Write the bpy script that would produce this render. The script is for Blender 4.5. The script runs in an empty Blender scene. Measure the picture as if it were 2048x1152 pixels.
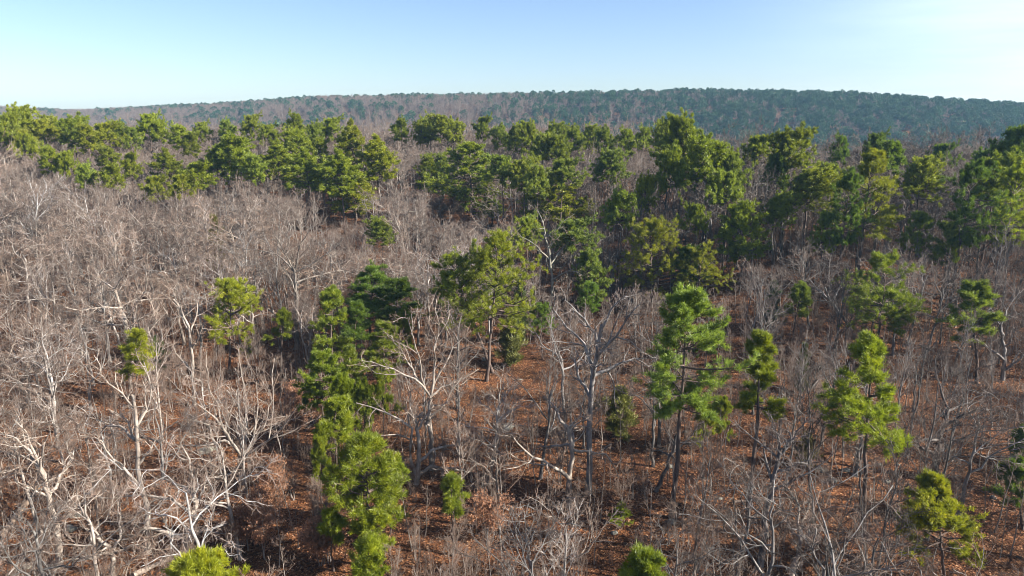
import bpy, math
import numpy as np
from mathutils import Vector

D = bpy.data
SC = bpy.context.scene
COL = SC.collection
PI = math.pi
R_ = math.radians

# ------------------------------------------------------------------ camera
CAM_Z = 25.0
PITCH = R_(13.8)
FPX = 1365.33                      # focal length in pixels of the 2048 wide photograph
cam = D.cameras.new('camera')
cam.lens = 24.0
cam.sensor_width = 36.0
cam.clip_start = 0.5
cam.clip_end = 9000
cam_o = D.objects.new('camera', cam)
COL.objects.link(cam_o)
cam_o.location = (0, 0, CAM_Z)
cam_o.rotation_euler = (PI / 2 - PITCH, 0, 0)
SC.camera = cam_o

# ------------------------------------------------------------------ light
SUN_AZ = R_(104)                    # clockwise from the view direction, so to the right
SUN_EL = R_(30)
W = D.worlds.new('World')
SC.world = W
W.use_nodes = True
wn = W.node_tree.nodes
wn.clear()
sky = wn.new('ShaderNodeTexSky')
sky.sky_type = 'NISHITA'
sky.sun_disc = False
sky.sun_elevation = SUN_EL
sky.sun_rotation = SUN_AZ
sky.altitude = 300
sky.air_density = 1.0
sky.dust_density = 0.9
sky.ozone_density = 1.5
bg = wn.new('ShaderNodeBackground')
bg.inputs['Strength'].default_value = 0.056
wo = wn.new('ShaderNodeOutputWorld')
wl = W.node_tree.links
# a thin veil of cirrus, thicker towards the sun
wtc = wn.new('ShaderNodeTexCoord')
wdot = wn.new('ShaderNodeVectorMath')
wdot.operation = 'DOT_PRODUCT'
wdot.inputs[1].default_value = (math.sin(SUN_AZ), math.cos(SUN_AZ), 0.1)
wl.new(wtc.outputs['Generated'], wdot.inputs[0])
wmr = wn.new('ShaderNodeMapRange')
wmr.interpolation_type = 'SMOOTHSTEP'
wmr.inputs['From Min'].default_value = 0.0
wmr.inputs['From Max'].default_value = 0.78
wl.new(wdot.outputs['Value'], wmr.inputs['Value'])
wmap = wn.new('ShaderNodeMapping')
wmap.inputs['Scale'].default_value = (1.3, 1.3, 11.0)
wl.new(wtc.outputs['Generated'], wmap.inputs['Vector'])
wnz = wn.new('ShaderNodeTexNoise')
wnz.inputs['Scale'].default_value = 2.2
wnz.inputs['Detail'].default_value = 5
wnz.inputs['Roughness'].default_value = 0.5
wl.new(wmap.outputs[0], wnz.inputs['Vector'])
wn2 = wn.new('ShaderNodeMapRange')
wn2.inputs['From Min'].default_value = 0.35
wn2.inputs['From Max'].default_value = 0.7
wn2.inputs['To Min'].default_value = 0.2
wn2.inputs['To Max'].default_value = 0.85
wl.new(wnz.outputs[0], wn2.inputs['Value'])
wmm = wn.new('ShaderNodeMath')
wmm.operation = 'MULTIPLY'
wl.new(wmr.outputs[0], wmm.inputs[0])
wl.new(wn2.outputs[0], wmm.inputs[1])
wmix = wn.new('ShaderNodeMix')
wmix.data_type = 'RGBA'
wmix.inputs['B'].default_value = (8.5, 8.9, 9.4, 1)
wl.new(wmm.outputs[0], wmix.inputs['Factor'])
wtint = wn.new('ShaderNodeMix')
wtint.data_type = 'RGBA'
wtint.blend_type = 'MULTIPLY'
wtint.inputs['Factor'].default_value = 1
wtint.inputs['B'].default_value = (0.78, 0.83, 0.98, 1)
wl.new(sky.outputs[0], wtint.inputs['A'])
wl.new(wtint.outputs['Result'], wmix.inputs['A'])
wl.new(wmix.outputs['Result'], bg.inputs[0])
W.node_tree.links.new(bg.outputs[0], wo.inputs[0])

sun = D.lights.new('sun', 'SUN')
sun.energy = 5.0
sun.angle = R_(0.5)
sun.color = (1.0, 0.93, 0.82)
sun_o = D.objects.new('sun', sun)
COL.objects.link(sun_o)
to_sun = Vector((math.sin(SUN_AZ) * math.cos(SUN_EL), math.cos(SUN_AZ) * math.cos(SUN_EL), math.sin(SUN_EL)))
sun_o.rotation_euler = to_sun.to_track_quat('Z', 'Y').to_euler()
sun_o.location = (60, 0, 80)

SC.view_settings.view_transform = 'Standard'
SC.view_settings.look = 'None'
SC.view_settings.exposure = 1.85
SC.view_settings.gamma = 1.0
SC.view_settings.use_curve_mapping = False
SC.render.engine = 'CYCLES'
cy = SC.cycles
cy.filter_width = 1.0
cy.max_bounces = 5
cy.diffuse_bounces = 2
cy.glossy_bounces = 1
cy.transmission_bounces = 2
cy.transparent_max_bounces = 8
cy.volume_bounces = 0
cy.use_denoising = True
cy.denoiser = 'OPENIMAGEDENOISE'
cy.denoising_input_passes = 'RGB_ALBEDO_NORMAL'
cy.caustics_reflective = False
cy.caustics_refractive = False

# ------------------------------------------------------------------ helpers
def rng_of(seed):
    return np.random.default_rng(seed)

def norm(v):
    return v / np.maximum(np.linalg.norm(v, axis=-1, keepdims=True), 1e-9)

def sstep(a, b, x):
    t = np.clip((x - a) / (b - a), 0, 1)
    return t * t * (3 - 2 * t)

def make_mesh(name, V, F, mat=None, smooth=False, mats=None, midx=None):
    me = D.meshes.new(name)
    V = np.asarray(V, np.float32)
    F = np.asarray(F, np.int32)
    me.vertices.add(len(V))
    me.vertices.foreach_set('co', V.ravel())
    k = F.shape[1]
    me.loops.add(F.size)
    me.loops.foreach_set('vertex_index', F.ravel())
    me.polygons.add(len(F))
    me.polygons.foreach_set('loop_start', np.arange(0, F.size, k, dtype=np.int32))
    me.polygons.foreach_set('loop_total', np.full(len(F), k, np.int32))
    if smooth:
        me.polygons.foreach_set('use_smooth', np.ones(len(F), bool))
    for m in (mats or [mat]):
        if m:
            me.materials.append(m)
    if midx is not None:
        me.polygons.foreach_set('material_index', np.asarray(midx, np.int32))
    me.update(calc_edges=True)
    return me

def obj(name, me, parent=None):
    o = D.objects.new(name, me)
    COL.objects.link(o)
    if parent:
        o.parent = parent
    return o

def cat(parts):
    """join (V, F) pairs"""
    Vs, Fs, n = [], [], 0
    for V, F in parts:
        if len(V) == 0:
            continue
        Vs.append(V)
        Fs.append(F + n)
        n += len(V)
    return np.concatenate(Vs), np.concatenate(Fs)

def tubes(P, Rr, sides):
    """triangulated tubes round many polylines at once; P (n, k, 3), Rr (n, k)"""
    n, k, _ = P.shape
    T = np.empty_like(P)
    T[:, 1:-1] = P[:, 2:] - P[:, :-2]
    T[:, 0] = P[:, 1] - P[:, 0]
    T[:, -1] = P[:, -1] - P[:, -2]
    T = norm(T)
    mean = norm(P[:, -1] - P[:, 0])
    ref = np.where(np.abs(mean[:, 2:3]) > 0.8, np.array([[1.0, 0.3, 0]]), np.array([[0, 0.2, 1.0]]))
    U = norm(np.cross(T, ref[:, None, :]))
    Wv = np.cross(T, U)
    a = np.arange(sides) / sides * 2 * PI
    ring = (np.cos(a)[None, None, :, None] * U[:, :, None, :] + np.sin(a)[None, None, :, None] * Wv[:, :, None, :])
    V = P[:, :, None, :] + Rr[:, :, None, None] * ring
    idx = np.arange(n * k * sides).reshape(n, k, sides)
    A = idx[:, :-1, :]
    B = idx[:, 1:, :]
    A2 = np.roll(A, -1, axis=2)
    B2 = np.roll(B, -1, axis=2)
    F = np.concatenate([np.stack([A, A2, B2], -1).reshape(-1, 3), np.stack([A, B2, B], -1).reshape(-1, 3)])
    return V.reshape(-1, 3), F

def grow(rng, P, Rr, n, t0, t1, L, ang, npts, wig, up, rk, rend=0.25, jit=0.35, flat=0.0, lenpow=0.45):
    """n children on every branch of P; returns their points and radii"""
    nb, k, _ = P.shape
    tot = nb * n
    pid = np.repeat(np.arange(nb), n)
    slot = np.tile((np.arange(n) + 0.5) / n, nb)
    t = t0 + (t1 - t0) * np.clip(slot + (rng.random(tot) - 0.5) / n, 0, 0.999)
    f = t * (k - 1)
    i = np.minimum(f.astype(int), k - 2)
    fr = (f - i)[:, None]
    p = P[pid, i] * (1 - fr) + P[pid, i + 1] * fr
    r = Rr[pid, i] * (1 - fr[:, 0]) + Rr[pid, i + 1] * fr[:, 0]
    T = norm(P[pid, i + 1] - P[pid, i])
    plen = np.linalg.norm(np.diff(P, axis=1), axis=2).sum(1)[pid]
    az = np.tile(np.arange(n) * 2.39996, nb) + np.repeat(rng.random(nb) * 6.28, n) + rng.normal(0, 0.6, tot)
    ref = np.where(np.abs(T[:, 2:3]) > 0.85, np.array([[1.0, 0, 0]]), np.array([[0, 0, 1.0]]))
    U = norm(np.cross(T, ref))
    Q = np.cross(U, T)
    perp = np.cos(az)[:, None] * U + np.sin(az)[:, None] * Q * (1 - flat)
    perp = norm(perp)
    a = ang * (1 + rng.normal(0, 0.25, tot))[:, None]
    d = norm(np.cos(a) * T + np.sin(a) * perp)
    length = L * plen * (1 - lenpow * (t - t0) / max(t1 - t0, 1e-6)) * (1 + jit * rng.normal(0, 1, tot)).clip(0.35, 1.9)
    out = np.empty((tot, npts, 3))
    out[:, 0] = p
    st = (length / (npts - 1))[:, None]
    for q in range(1, npts):
        d = norm(d + wig * rng.normal(0, 1, (tot, 3)) + np.array([0, 0, up]))
        out[:, q] = out[:, q - 1] + d * st
    r0 = r * rk
    rr = r0[:, None] * np.linspace(1, rend, npts)[None, :]
    return out, rr

# deterministic smooth noise out of sines
_nr = rng_of(7)
_NW = [(_nr.normal(0, 1, 2) / s, _nr.random() * 6.28, s) for s in (30, 22, 14, 9, 6, 4, 2.6) for _ in range(3)]
def wav(x, y):
    o = 0.0
    for kv, ph, s in _NW:
        o = o + np.sin(kv[0] * x + kv[1] * y + ph) * 0.011 * s
    return o

RX = np.array([-9, -1.2, -0.73, -0.62, -0.41, -0.27, 0.0, 0.27, 0.48, 0.73, 1.2, 9])
RZ = CAM_Z + np.array([9, 9, 9, 4, 11, 17, 16.5, 17, 13, 3, -2, -2.0])
RD = np.array([1050, 1050, 1000, 980, 900, 820, 720, 660, 620, 600, 580, 580.0])
def gz(x, y):
    """ground height"""
    x = np.asarray(x, float)
    y = np.asarray(y, float)
    a = x / np.maximum(y, 25.0)
    rt = sstep(0.05, 0.38, a)
    A = 12.0 * (1 - rt) + 10.0 * rt
    Dc = 166 * (1 - rt) + 108 * rt
    z = A * sstep(52 - 7 * rt, Dc, y)
    z = z - (A + 20) * sstep(Dc + 6, Dc + 210, y)
    rd = np.interp(a, RX, RD)
    rz = np.interp(a, RX, RZ)
    z = z + (rz + 20) * sstep(370, rd, y) - 60 * sstep(rd + 130, rd + 700, y)
    near = 1 - 0.55 * sstep(60, 160, y)
    return z + wav(x, y) * near * 0.55

CP, SP = math.cos(PITCH), math.sin(PITCH)
def px_ray(px, py):
    u = (px - 1024) / FPX
    v = (576 - py) / FPX
    return np.array([u, CP + v * SP, -SP + v * CP])

def px_ground(px, py):
    r = px_ray(px, py)
    lo = None
    for s in np.arange(12, 900, 0.5):
        p = r * s
        if p[2] + CAM_Z <= gz(p[0], p[1]):
            lo = p
            break
    if lo is None:
        lo = r * 160
    return float(lo[0]), float(lo[1])

def px_at(px, py, d):
    """point on the pixel's ray at forward distance d"""
    r = px_ray(px, py)
    s = d / r[1]
    return r[0] * s, d, r[2] * s + CAM_Z

def to_px(x, y, z):
    zc = z - CAM_Z
    f = y * CP - zc * SP
    u = x / f
    v = (y * SP + zc * CP) / f
    return 1024 + FPX * u, 576 - FPX * v, f

# ------------------------------------------------------------------ materials
def new_mat(name):
    m = D.materials.new(name)
    m.use_nodes = True
    m.node_tree.nodes.clear()
    return m, m.node_tree.nodes, m.node_tree.links

def ramp(n, stops):
    r = n.new('ShaderNodeValToRGB')
    e = r.color_ramp.elements
    while len(e) < len(stops):
        e.new(0.5)
    for k, (p, c) in enumerate(stops):
        e[k].position = p
        e[k].color = (*c, 1)
    return r

def mul_rgb(n, l, a, b):
    mx = n.new('ShaderNodeMix')
    mx.data_type = 'RGBA'
    mx.blend_type = 'MULTIPLY'
    mx.inputs['Factor'].default_value = 1
    l.new(a, mx.inputs['A'])
    l.new(b, mx.inputs['B'])
    return mx.outputs['Result']

def bark_mat(name, stops, scale, tint=True, rough=0.85):
    m, n, l = new_mat(name)
    tc = n.new('ShaderNodeTexCoord')
    mp = n.new('ShaderNodeMapping')
    mp.inputs['Scale'].default_value = (scale, scale, scale * 0.35)
    nz = n.new('ShaderNodeTexNoise')
    nz.inputs['Scale'].default_value = 1.0
    nz.inputs['Detail'].default_value = 4
    nz.inputs['Roughness'].default_value = 0.65
    l.new(tc.outputs['Object'], mp.inputs['Vector'])
    l.new(mp.outputs[0], nz.inputs['Vector'])
    r = ramp(n, stops)
    l.new(nz.outputs[0], r.inputs[0])
    c = r.outputs[0]
    if tint:
        oi = n.new('ShaderNodeObjectInfo')
        c = mul_rgb(n, l, c, oi.outputs['Color'])
    b = n.new('ShaderNodeBsdfPrincipled')
    b.inputs['Roughness'].default_value = rough
    b.inputs['Specular IOR Level'].default_value = 0.25
    l.new(c, b.inputs['Base Color'])
    o = n.new('ShaderNodeOutputMaterial')
    l.new(b.outputs[0], o.inputs[0])
    return m

def leaf_mat(name, stops, transl=0.3, tint=True, scale=1.4, rand=0.0):
    """needles and leaves: diffuse plus light through the blade"""
    m, n, l = new_mat(name)
    tc = n.new('ShaderNodeTexCoord')
    nz = n.new('ShaderNodeTexNoise')
    nz.inputs['Scale'].default_value = scale
    nz.inputs['Detail'].default_value = 3
    nz.inputs['Roughness'].default_value = 0.7
    l.new(tc.outputs['Object'], nz.inputs['Vector'])
    r = ramp(n, stops)
    l.new(nz.outputs[0], r.inputs[0])
    c = r.outputs[0]
    oi = n.new('ShaderNodeObjectInfo')
    if tint:
        c = mul_rgb(n, l, c, oi.outputs['Color'])
    if rand:
        hs = n.new('ShaderNodeHueSaturation')
        mr = n.new('ShaderNodeMapRange')
        mr.inputs['To Min'].default_value = 1 - rand
        mr.inputs['To Max'].default_value = 1 + rand
        l.new(oi.outputs['Random'], mr.inputs['Value'])
        l.new(mr.outputs[0], hs.inputs['Value'])
        l.new(c, hs.inputs['Color'])
        c = hs.outputs[0]
    d = n.new('ShaderNodeBsdfDiffuse')
    t = n.new('ShaderNodeBsdfTranslucent')
    l.new(c, d.inputs['Color'])
    l.new(c, t.inputs['Color'])
    mx = n.new('ShaderNodeMixShader')
    mx.inputs[0].default_value = transl
    l.new(d.outputs[0], mx.inputs[1])
    l.new(t.outputs[0], mx.inputs[2])
    g = n.new('ShaderNodeBsdfGlossy')
    g.inputs['Roughness'].default_value = 0.5
    g.inputs['Color'].default_value = (1, 1, 1, 1)
    m2 = n.new('ShaderNodeMixShader')
    m2.inputs[0].default_value = 0.025
    l.new(mx.outputs[0], m2.inputs[1])
    l.new(g.outputs[0], m2.inputs[2])
    o = n.new('ShaderNodeOutputMaterial')
    l.new(m2.outputs[0], o.inputs[0])
    return m

M_PBARK = bark_mat('pine_bark', [(0.3, (0.035, 0.028, 0.026)), (0.7, (0.15, 0.105, 0.085))], 5)
M_OBARK = bark_mat('oak_bark', [(0.25, (0.065, 0.055, 0.049)), (0.5, (0.195, 0.172, 0.154)), (0.75, (0.385, 0.35, 0.316))], 3.0)
M_TWIG = bark_mat('twig_bark', [(0.3, (0.08, 0.057, 0.045)), (0.7, (0.222, 0.164, 0.132))], 1.2)
M_NEED = leaf_mat('pine_needles', [(0.28, (0.075, 0.085, 0.012)), (0.42, (0.105, 0.145, 0.009)), (0.56, (0.165, 0.208, 0.010)), (0.74, (0.240, 0.272, 0.013))], 0.48)
M_CEDAR = leaf_mat('cedar_sprays', [(0.3, (0.05, 0.062, 0.02)), (0.7, (0.12, 0.13, 0.036))], 0.15)
M_DEAD = leaf_mat('dead_leaves', [(0.3, (0.16, 0.07, 0.035)), (0.7, (0.36, 0.19, 0.11))], 0.3, scale=2.0)
M_FNEED = leaf_mat('far_pine_needles', [(0.3, (0.018, 0.052, 0.024)), (0.7, (0.045, 0.088, 0.030))], 0.2, tint=False, rand=0.3)  # bluer than the near needles: blue of distant air put into the colour

def ground_mat():
    m, n, l = new_mat('leaf_litter_ground')
    tc = n.new('ShaderNodeTexCoord')
    big = n.new('ShaderNodeTexNoise')
    big.inputs['Scale'].default_value = 0.30
    big.inputs['Detail'].default_value = 6
    big.inputs['Roughness'].default_value = 0.65
    l.new(tc.outputs['Object'], big.inputs['Vector'])
    vo = n.new('ShaderNodeTexVoronoi')
    vo.inputs['Scale'].default_value = 10.0
    l.new(tc.outputs['Object'], vo.inputs['Vector'])
    sep = n.new('ShaderNodeSeparateColor')
    l.new(vo.outputs['Color'], sep.inputs[0])
    leaf = ramp(n, [(0.0, (0.032, 0.014, 0.008)), (0.35, (0.078, 0.032, 0.0145)), (0.7, (0.13, 0.054, 0.0235)), (0.93, (0.21, 0.095, 0.042)), (1.0, (0.33, 0.205, 0.13))])
    l.new(sep.outputs[0], leaf.inputs[0])
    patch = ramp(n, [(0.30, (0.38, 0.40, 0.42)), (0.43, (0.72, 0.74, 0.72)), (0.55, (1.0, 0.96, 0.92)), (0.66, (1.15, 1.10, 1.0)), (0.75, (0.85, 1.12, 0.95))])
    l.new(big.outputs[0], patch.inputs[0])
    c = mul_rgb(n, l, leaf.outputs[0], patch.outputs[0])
    b = n.new('ShaderNodeBsdfPrincipled')
    b.inputs['Roughness'].default_value = 0.9
    b.inputs['Specular IOR Level'].default_value = 0.15
    l.new(c, b.inputs['Base Color'])
    bp = n.new('ShaderNodeBump')
    bp.inputs['Strength'].default_value = 0.8
    bp.inputs['Distance'].default_value = 0.08
    nz = n.new('ShaderNodeTexNoise')
    nz.inputs['Scale'].default_value = 3.5
    nz.inputs['Detail'].default_value = 5
    l.new(tc.outputs['Object'], nz.inputs['Vector'])
    ad = n.new('ShaderNodeMath')
    ad.operation = 'ADD'
    l.new(nz.outputs[0], ad.inputs[0])
    l.new(vo.outputs['Distance'], ad.inputs[1])
    l.new(ad.outputs[0], bp.inputs['Height'])
    l.new(bp.outputs[0], b.inputs['Normal'])
    o = n.new('ShaderNodeOutputMaterial')
    l.new(b.outputs[0], o.inputs[0])
    return m

def rock_mat():
    m, n, l = new_mat('lichen_rock')
    tc = n.new('ShaderNodeTexCoord')
    nz = n.new('ShaderNodeTexNoise')
    nz.inputs['Scale'].default_value = 2.2
    nz.inputs['Detail'].default_value = 7
    nz.inputs['Roughness'].default_value = 0.7
    l.new(tc.outputs['Object'], nz.inputs['Vector'])
    r = ramp(n, [(0.3, (0.05, 0.045, 0.04)), (0.48, (0.14, 0.13, 0.115)), (0.6, (0.19, 0.19, 0.15)), (0.72, (0.25, 0.245, 0.21))])
    l.new(nz.outputs[0], r.inputs[0])
    b = n.new('ShaderNodeBsdfPrincipled')
    b.inputs['Roughness'].default_value = 0.9
    l.new(r.outputs[0], b.inputs['Base Color'])
    bp = n.new('ShaderNodeBump')
    bp.inputs['Strength'].default_value = 0.6
    bp.inputs['Distance'].default_value = 0.06
    l.new(nz.outputs[0], bp.inputs['Height'])
    l.new(bp.outputs[0], b.inputs['Normal'])
    o = n.new('ShaderNodeOutputMaterial')
    l.new(b.outputs[0], o.inputs[0])
    return m
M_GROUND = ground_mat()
M_ROCK = rock_mat()

# ------------------------------------------------------------------ terrain and air
ys = [-70.0]
while ys[-1] < 1500:
    y = ys[-1]
    ys.append(y + (2.5 if y < 15 else 0.8 if y < 75 else 0.8 + (y - 75) * 0.03))
ys = np.array(ys)
sx = np.linspace(-1, 1, 181)
half = 75 + np.maximum(ys, 0) * 1.15
GX = half[:, None] * sx[None, :]
GY = np.repeat(ys[:, None], len(sx), 1)
GZ = gz(GX, GY)
gi = np.arange(GX.size).reshape(GX.shape)
Fq = np.stack([gi[:-1, :-1], gi[:-1, 1:], gi[1:, 1:], gi[1:, :-1]], -1).reshape(-1, 4)
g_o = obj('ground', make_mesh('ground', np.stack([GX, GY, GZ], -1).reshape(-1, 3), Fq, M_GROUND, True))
g_o['kind'] = 'structure'

HAZE = 0.00016
def haze_box():
    m, n, l = new_mat('haze')
    v = n.new('ShaderNodeVolumePrincipled')
    v.inputs['Color'].default_value = (0.36, 0.68, 1.0, 1)
    v.inputs['Density'].default_value = HAZE
    v.inputs['Anisotropy'].default_value = 0.1
    o = n.new('ShaderNodeOutputMaterial')
    l.new(v.outputs[0], o.inputs['Volume'])
    x0, x1, y0, y1, z0, z1 = GX.min() - 20, GX.max() + 20, -100, ys[-1] + 20, GZ.min() - 1, max(GZ.max() + 22, CAM_Z + 5)
    V = [(x, y, z) for x in (x0, x1) for y in (y0, y1) for z in (z0, z1)]
    F = [(0, 1, 3, 2), (4, 6, 7, 5), (0, 4, 5, 1), (2, 3, 7, 6), (0, 2, 6, 4), (1, 5, 7, 3)]
    me = make_mesh('haze', V, F, m)
    o = obj('haze', me)
    o['kind'] = 'stuff'
haze_box()

# ------------------------------------------------------------------ tree builders (meshes only)
def line(rng, p0, p1, n, wob):
    t = np.linspace(0, 1, n)[:, None]
    P = np.array(p0) * (1 - t) + np.array(p1) * t
    w = np.cumsum(rng.normal(0, wob, (n, 3)), 0)
    w -= w[0]
    w[:, 2] *= 0.2
    return P + w

def needle_tufts(rng, C, A, K, ln, wd, spread):
    """brushes of K blades at the points C round the axes A"""
    n = len(C)
    d = rng.normal(0, 1, (n, K, 3))
    d = norm(d)
    d = norm(d * spread + A[:, None, :])
    L = ln * (0.65 + 0.7 * rng.random((n, K, 1)))
    off = rng.normal(0, ln * 0.28, (n, K, 3))
    s = norm(np.cross(d, rng.normal(0, 1, (n, K, 3)))) * (wd * 0.5)
    b = C[:, None, :] + off
    V = np.stack([b - s, b + s, b + d * L], 2).reshape(-1, 3)
    return V, np.arange(len(V)).reshape(-1, 3)

def pine_variant(seed, H, cb, Wd, shape='cone', nbr=44, K=30, ln=0.29, wd=0.040, tuft_n=5):
    """H height, cb crown base as a fraction, Wd crown width"""
    rng = rng_of(seed)
    TP = line(rng, (0, 0, -0.4), (rng.normal(0, 0.15), rng.normal(0, 0.15), H), 14, 0.05)[None]
    r0 = 0.011 * H + 0.03
    TR = (r0 * (1 - 0.93 * np.linspace(0, 1, 14) ** 1.15))[None]
    TR[0, 0] *= 1.35
    trunk = tubes(TP, TR, 8)
    u = np.sort(rng.random(nbr)) * 0.97 + 0.015
    t = cb + (1 - cb) * u
    if shape == 'cone':
        Lb = np.minimum(1, 0.62 + 1.6 * u) * (1 - u) ** 0.75 * 1.12 + 0.07
    elif shape == 'round':
        Lb = np.sqrt(np.clip(1 - (2 * np.clip(u, 0.02, 1) * 0.82 - 0.62) ** 2, 0.02, 1)) * (1 - 0.30 * u) * 1.06
        Lb *= np.where(u > 0.9, 0.75, 1)
    elif shape == 'tier':           # separate whorls of level limbs
        nw = max(5, int(H * (1 - cb) / 0.85))
        u = (np.floor(u * nw) + 0.5 + rng.normal(0, 0.13, nbr)) / nw
        u = np.clip(u, 0.01, 0.985)
        t = cb + (1 - cb) * u
        wl_ = rng.uniform(0.72, 1.12, nw)[np.minimum((u * nw).astype(int), nw - 1)]
        Lb = np.minimum(1, 0.60 + 1.3 * u) * (1.02 - u) ** 0.55 * wl_ * 1.1 + 0.05
    else:                           # patchy, tall and open
        Lb = (0.62 + 0.55 * np.sin(u * 2.9 + 0.2)) * (0.85 + 0.25 * np.sin(u * 15 + seed)) * np.where(u > 0.8, 1 - (u - 0.8) * 2.6, 1)
        Lb = np.clip(Lb, 0.25, 1.15)
    az = np.arange(nbr) * 2.39996 + rng.normal(0, 0.5, nbr)
    lob = 1 + 0.22 * np.cos(az - rng.random() * 6.28) + 0.15 * np.cos(2 * az + rng.random() * 6)
    Lb = Lb * Wd * 0.5 * lob * (1 + 0.2 * rng.normal(0, 1, nbr)).clip(0.5, 1.5)
    el = R_(-6 if shape == 'tier' else -4) + u ** (1.6 if shape == 'tier' else 1) * R_(50) + rng.normal(0, 0.12, nbr)
    dirs = np.stack([np.cos(az) * np.cos(el), np.sin(az) * np.cos(el), np.sin(el)], -1)
    f = t * 13
    i = np.minimum(f.astype(int), 12)
    p0 = TP[0, i] * (1 - (f - i))[:, None] + TP[0, i + 1] * (f - i)[:, None]
    BP = np.empty((nbr, 6, 3))
    BP[:, 0] = p0
    d = dirs
    for q in range(1, 6):
        d = norm(d + rng.normal(0, 0.10, (nbr, 3)) + np.array([0, 0, 0.05]))
        BP[:, q] = BP[:, q - 1] + d * (Lb / 5)[:, None]
    BR = (0.016 + 0.014 * Lb)[:, None] * np.linspace(1, 0.3, 6)[None]
    sP, sR = grow(rng, BP, BR, 7, 0.30, 1.0, 0.42, R_(52), 4, 0.14, 0.07, 0.6, flat=0.75 if shape == 'tier' else 0.45)
    limbs = cat([tubes(BP, BR, 5), tubes(sP, np.maximum(sR, 0.008), 3)])
    # tufts along the side shoots and at the ends
    def along(P, n, t0):
        nb, k, _ = P.shape
        tt = t0 + (1 - t0) * rng.random((nb, n))
        ff = tt * (k - 1)
        ii = np.minimum(ff.astype(int), k - 2)
        fr = (ff - ii)[..., None]
        ix = np.arange(nb)[:, None]
        c = P[ix, ii] * (1 - fr) + P[ix, ii + 1] * fr
        a = norm(P[ix, ii + 1] - P[ix, ii])
        return c.reshape(-1, 3), a.reshape(-1, 3)
    c1, a1 = along(sP, tuft_n, 0.25)
    c2, a2 = along(BP, 5, 0.55)
    c3, a3 = along(TP, 10, 0.93)
    C = np.concatenate([c1, c2, c3])
    A = norm(np.concatenate([a1, a2, a3]) + np.array([0, 0, 0.55]))
    need = needle_tufts(rng, C, A, K, ln, wd, 0.95)
    return dict(H=H, cb=cb, W=Wd, parts=[('trunk', make_mesh('trunk', *trunk, M_PBARK, True)),
                                          ('limbs', make_mesh('limbs', *limbs, M_PBARK, True)),
                                          ('needles', make_mesh('needles', *need, M_NEED))])

def twig_meshes(rng, limbsP, limbsR, n2, n3, n4, wig, up, ang, l2=0.5, l3=0.55, l4=0.5, tw=0.011, rk=0.62):
    p2, r2 = grow(rng, limbsP, limbsR, n2, 0.22, 1.0, l2, ang, 6, wig, up, rk, 0.3)
    p3, r3 = grow(rng, p2, r2, n3, 0.2, 1.0, l3, ang, 5, wig, up, 0.62, 0.3)
    p4, r4 = grow(rng, p3, r3, n4, 0.15, 1.0, l4, ang, 3, wig * 0.9, up, 0.6, 0.3)
    p5, r5 = grow(rng, p2, r2, max(3, n4), 0.1, 1.0, 0.28, ang, 3, wig * 0.9, up, 0.5, 0.3)
    r2 = np.maximum(r2, 0.018)
    r3 = np.maximum(r3, tw * 1.15)
    r4 = np.maximum(r4, tw) * np.array([1.0, 0.8, 0.45])
    r5 = np.maximum(np.minimum(r5, 0.03), tw) * np.array([1.0, 0.8, 0.45])
    return tubes(p2, r2, 4), cat([tubes(p3, r3, 3), tubes(p4, r4, 3), tubes(p5, r5, 3)])

def oak_variant(seed, H, Wd, nl=8, wig=0.26, up=0.05, fork=0.42, n2=6, n3=6, n4=4, asc=False, tw=0.011, extra=None):
    rng = rng_of(seed)
    tp = 0.86 if asc else 0.72
    TP = line(rng, (0, 0, -0.4), (rng.normal(0, 0.05 * H), rng.normal(0, 0.05 * H), H * tp), 12, 0.10 if not asc else 0.06)[None]
    r0 = 0.0125 * H + 0.02 if not asc else 0.0085 * H + 0.02
    TR = (r0 * (1 - 0.75 * np.linspace(0, 1, 12)))[None]
    TR[0, 0] *= 1.4
    if asc:
        lp, lr = grow(rng, TP, TR, nl, fork * 0.75, 0.97, 0.36 * Wd / H * 1.5, R_(36), 7, 0.11, 0.07, 0.55, 0.25, lenpow=0.35)
        b2, tw_m = twig_meshes(rng, lp, lr, n2, n3, n4, 0.14, 0.07, R_(36), 0.5, 0.5, 0.5, tw)
    else:
        lp, lr = grow(rng, TP, TR, nl, fork, 1.0, 0.60 * Wd / H, R_(58), 8, wig, up, 0.68, 0.25, lenpow=0.2)
        b2, tw_m = twig_meshes(rng, lp, lr, n2, n3, n4, wig, up * 0.6, R_(48), 0.46, 0.5, 0.5, tw)
    trunk = tubes(TP, TR, 8)
    br = cat([tubes(lp, lr, 5), b2])
    return dict(H=H, W=Wd, parts=[('trunk', make_mesh('trunk', *trunk, M_OBARK, True)),
                                  ('branches', make_mesh('branches', *br, M_OBARK, True)),
                                  ('twigs', make_mesh('twigs', *tw_m, M_TWIG))])

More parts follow.
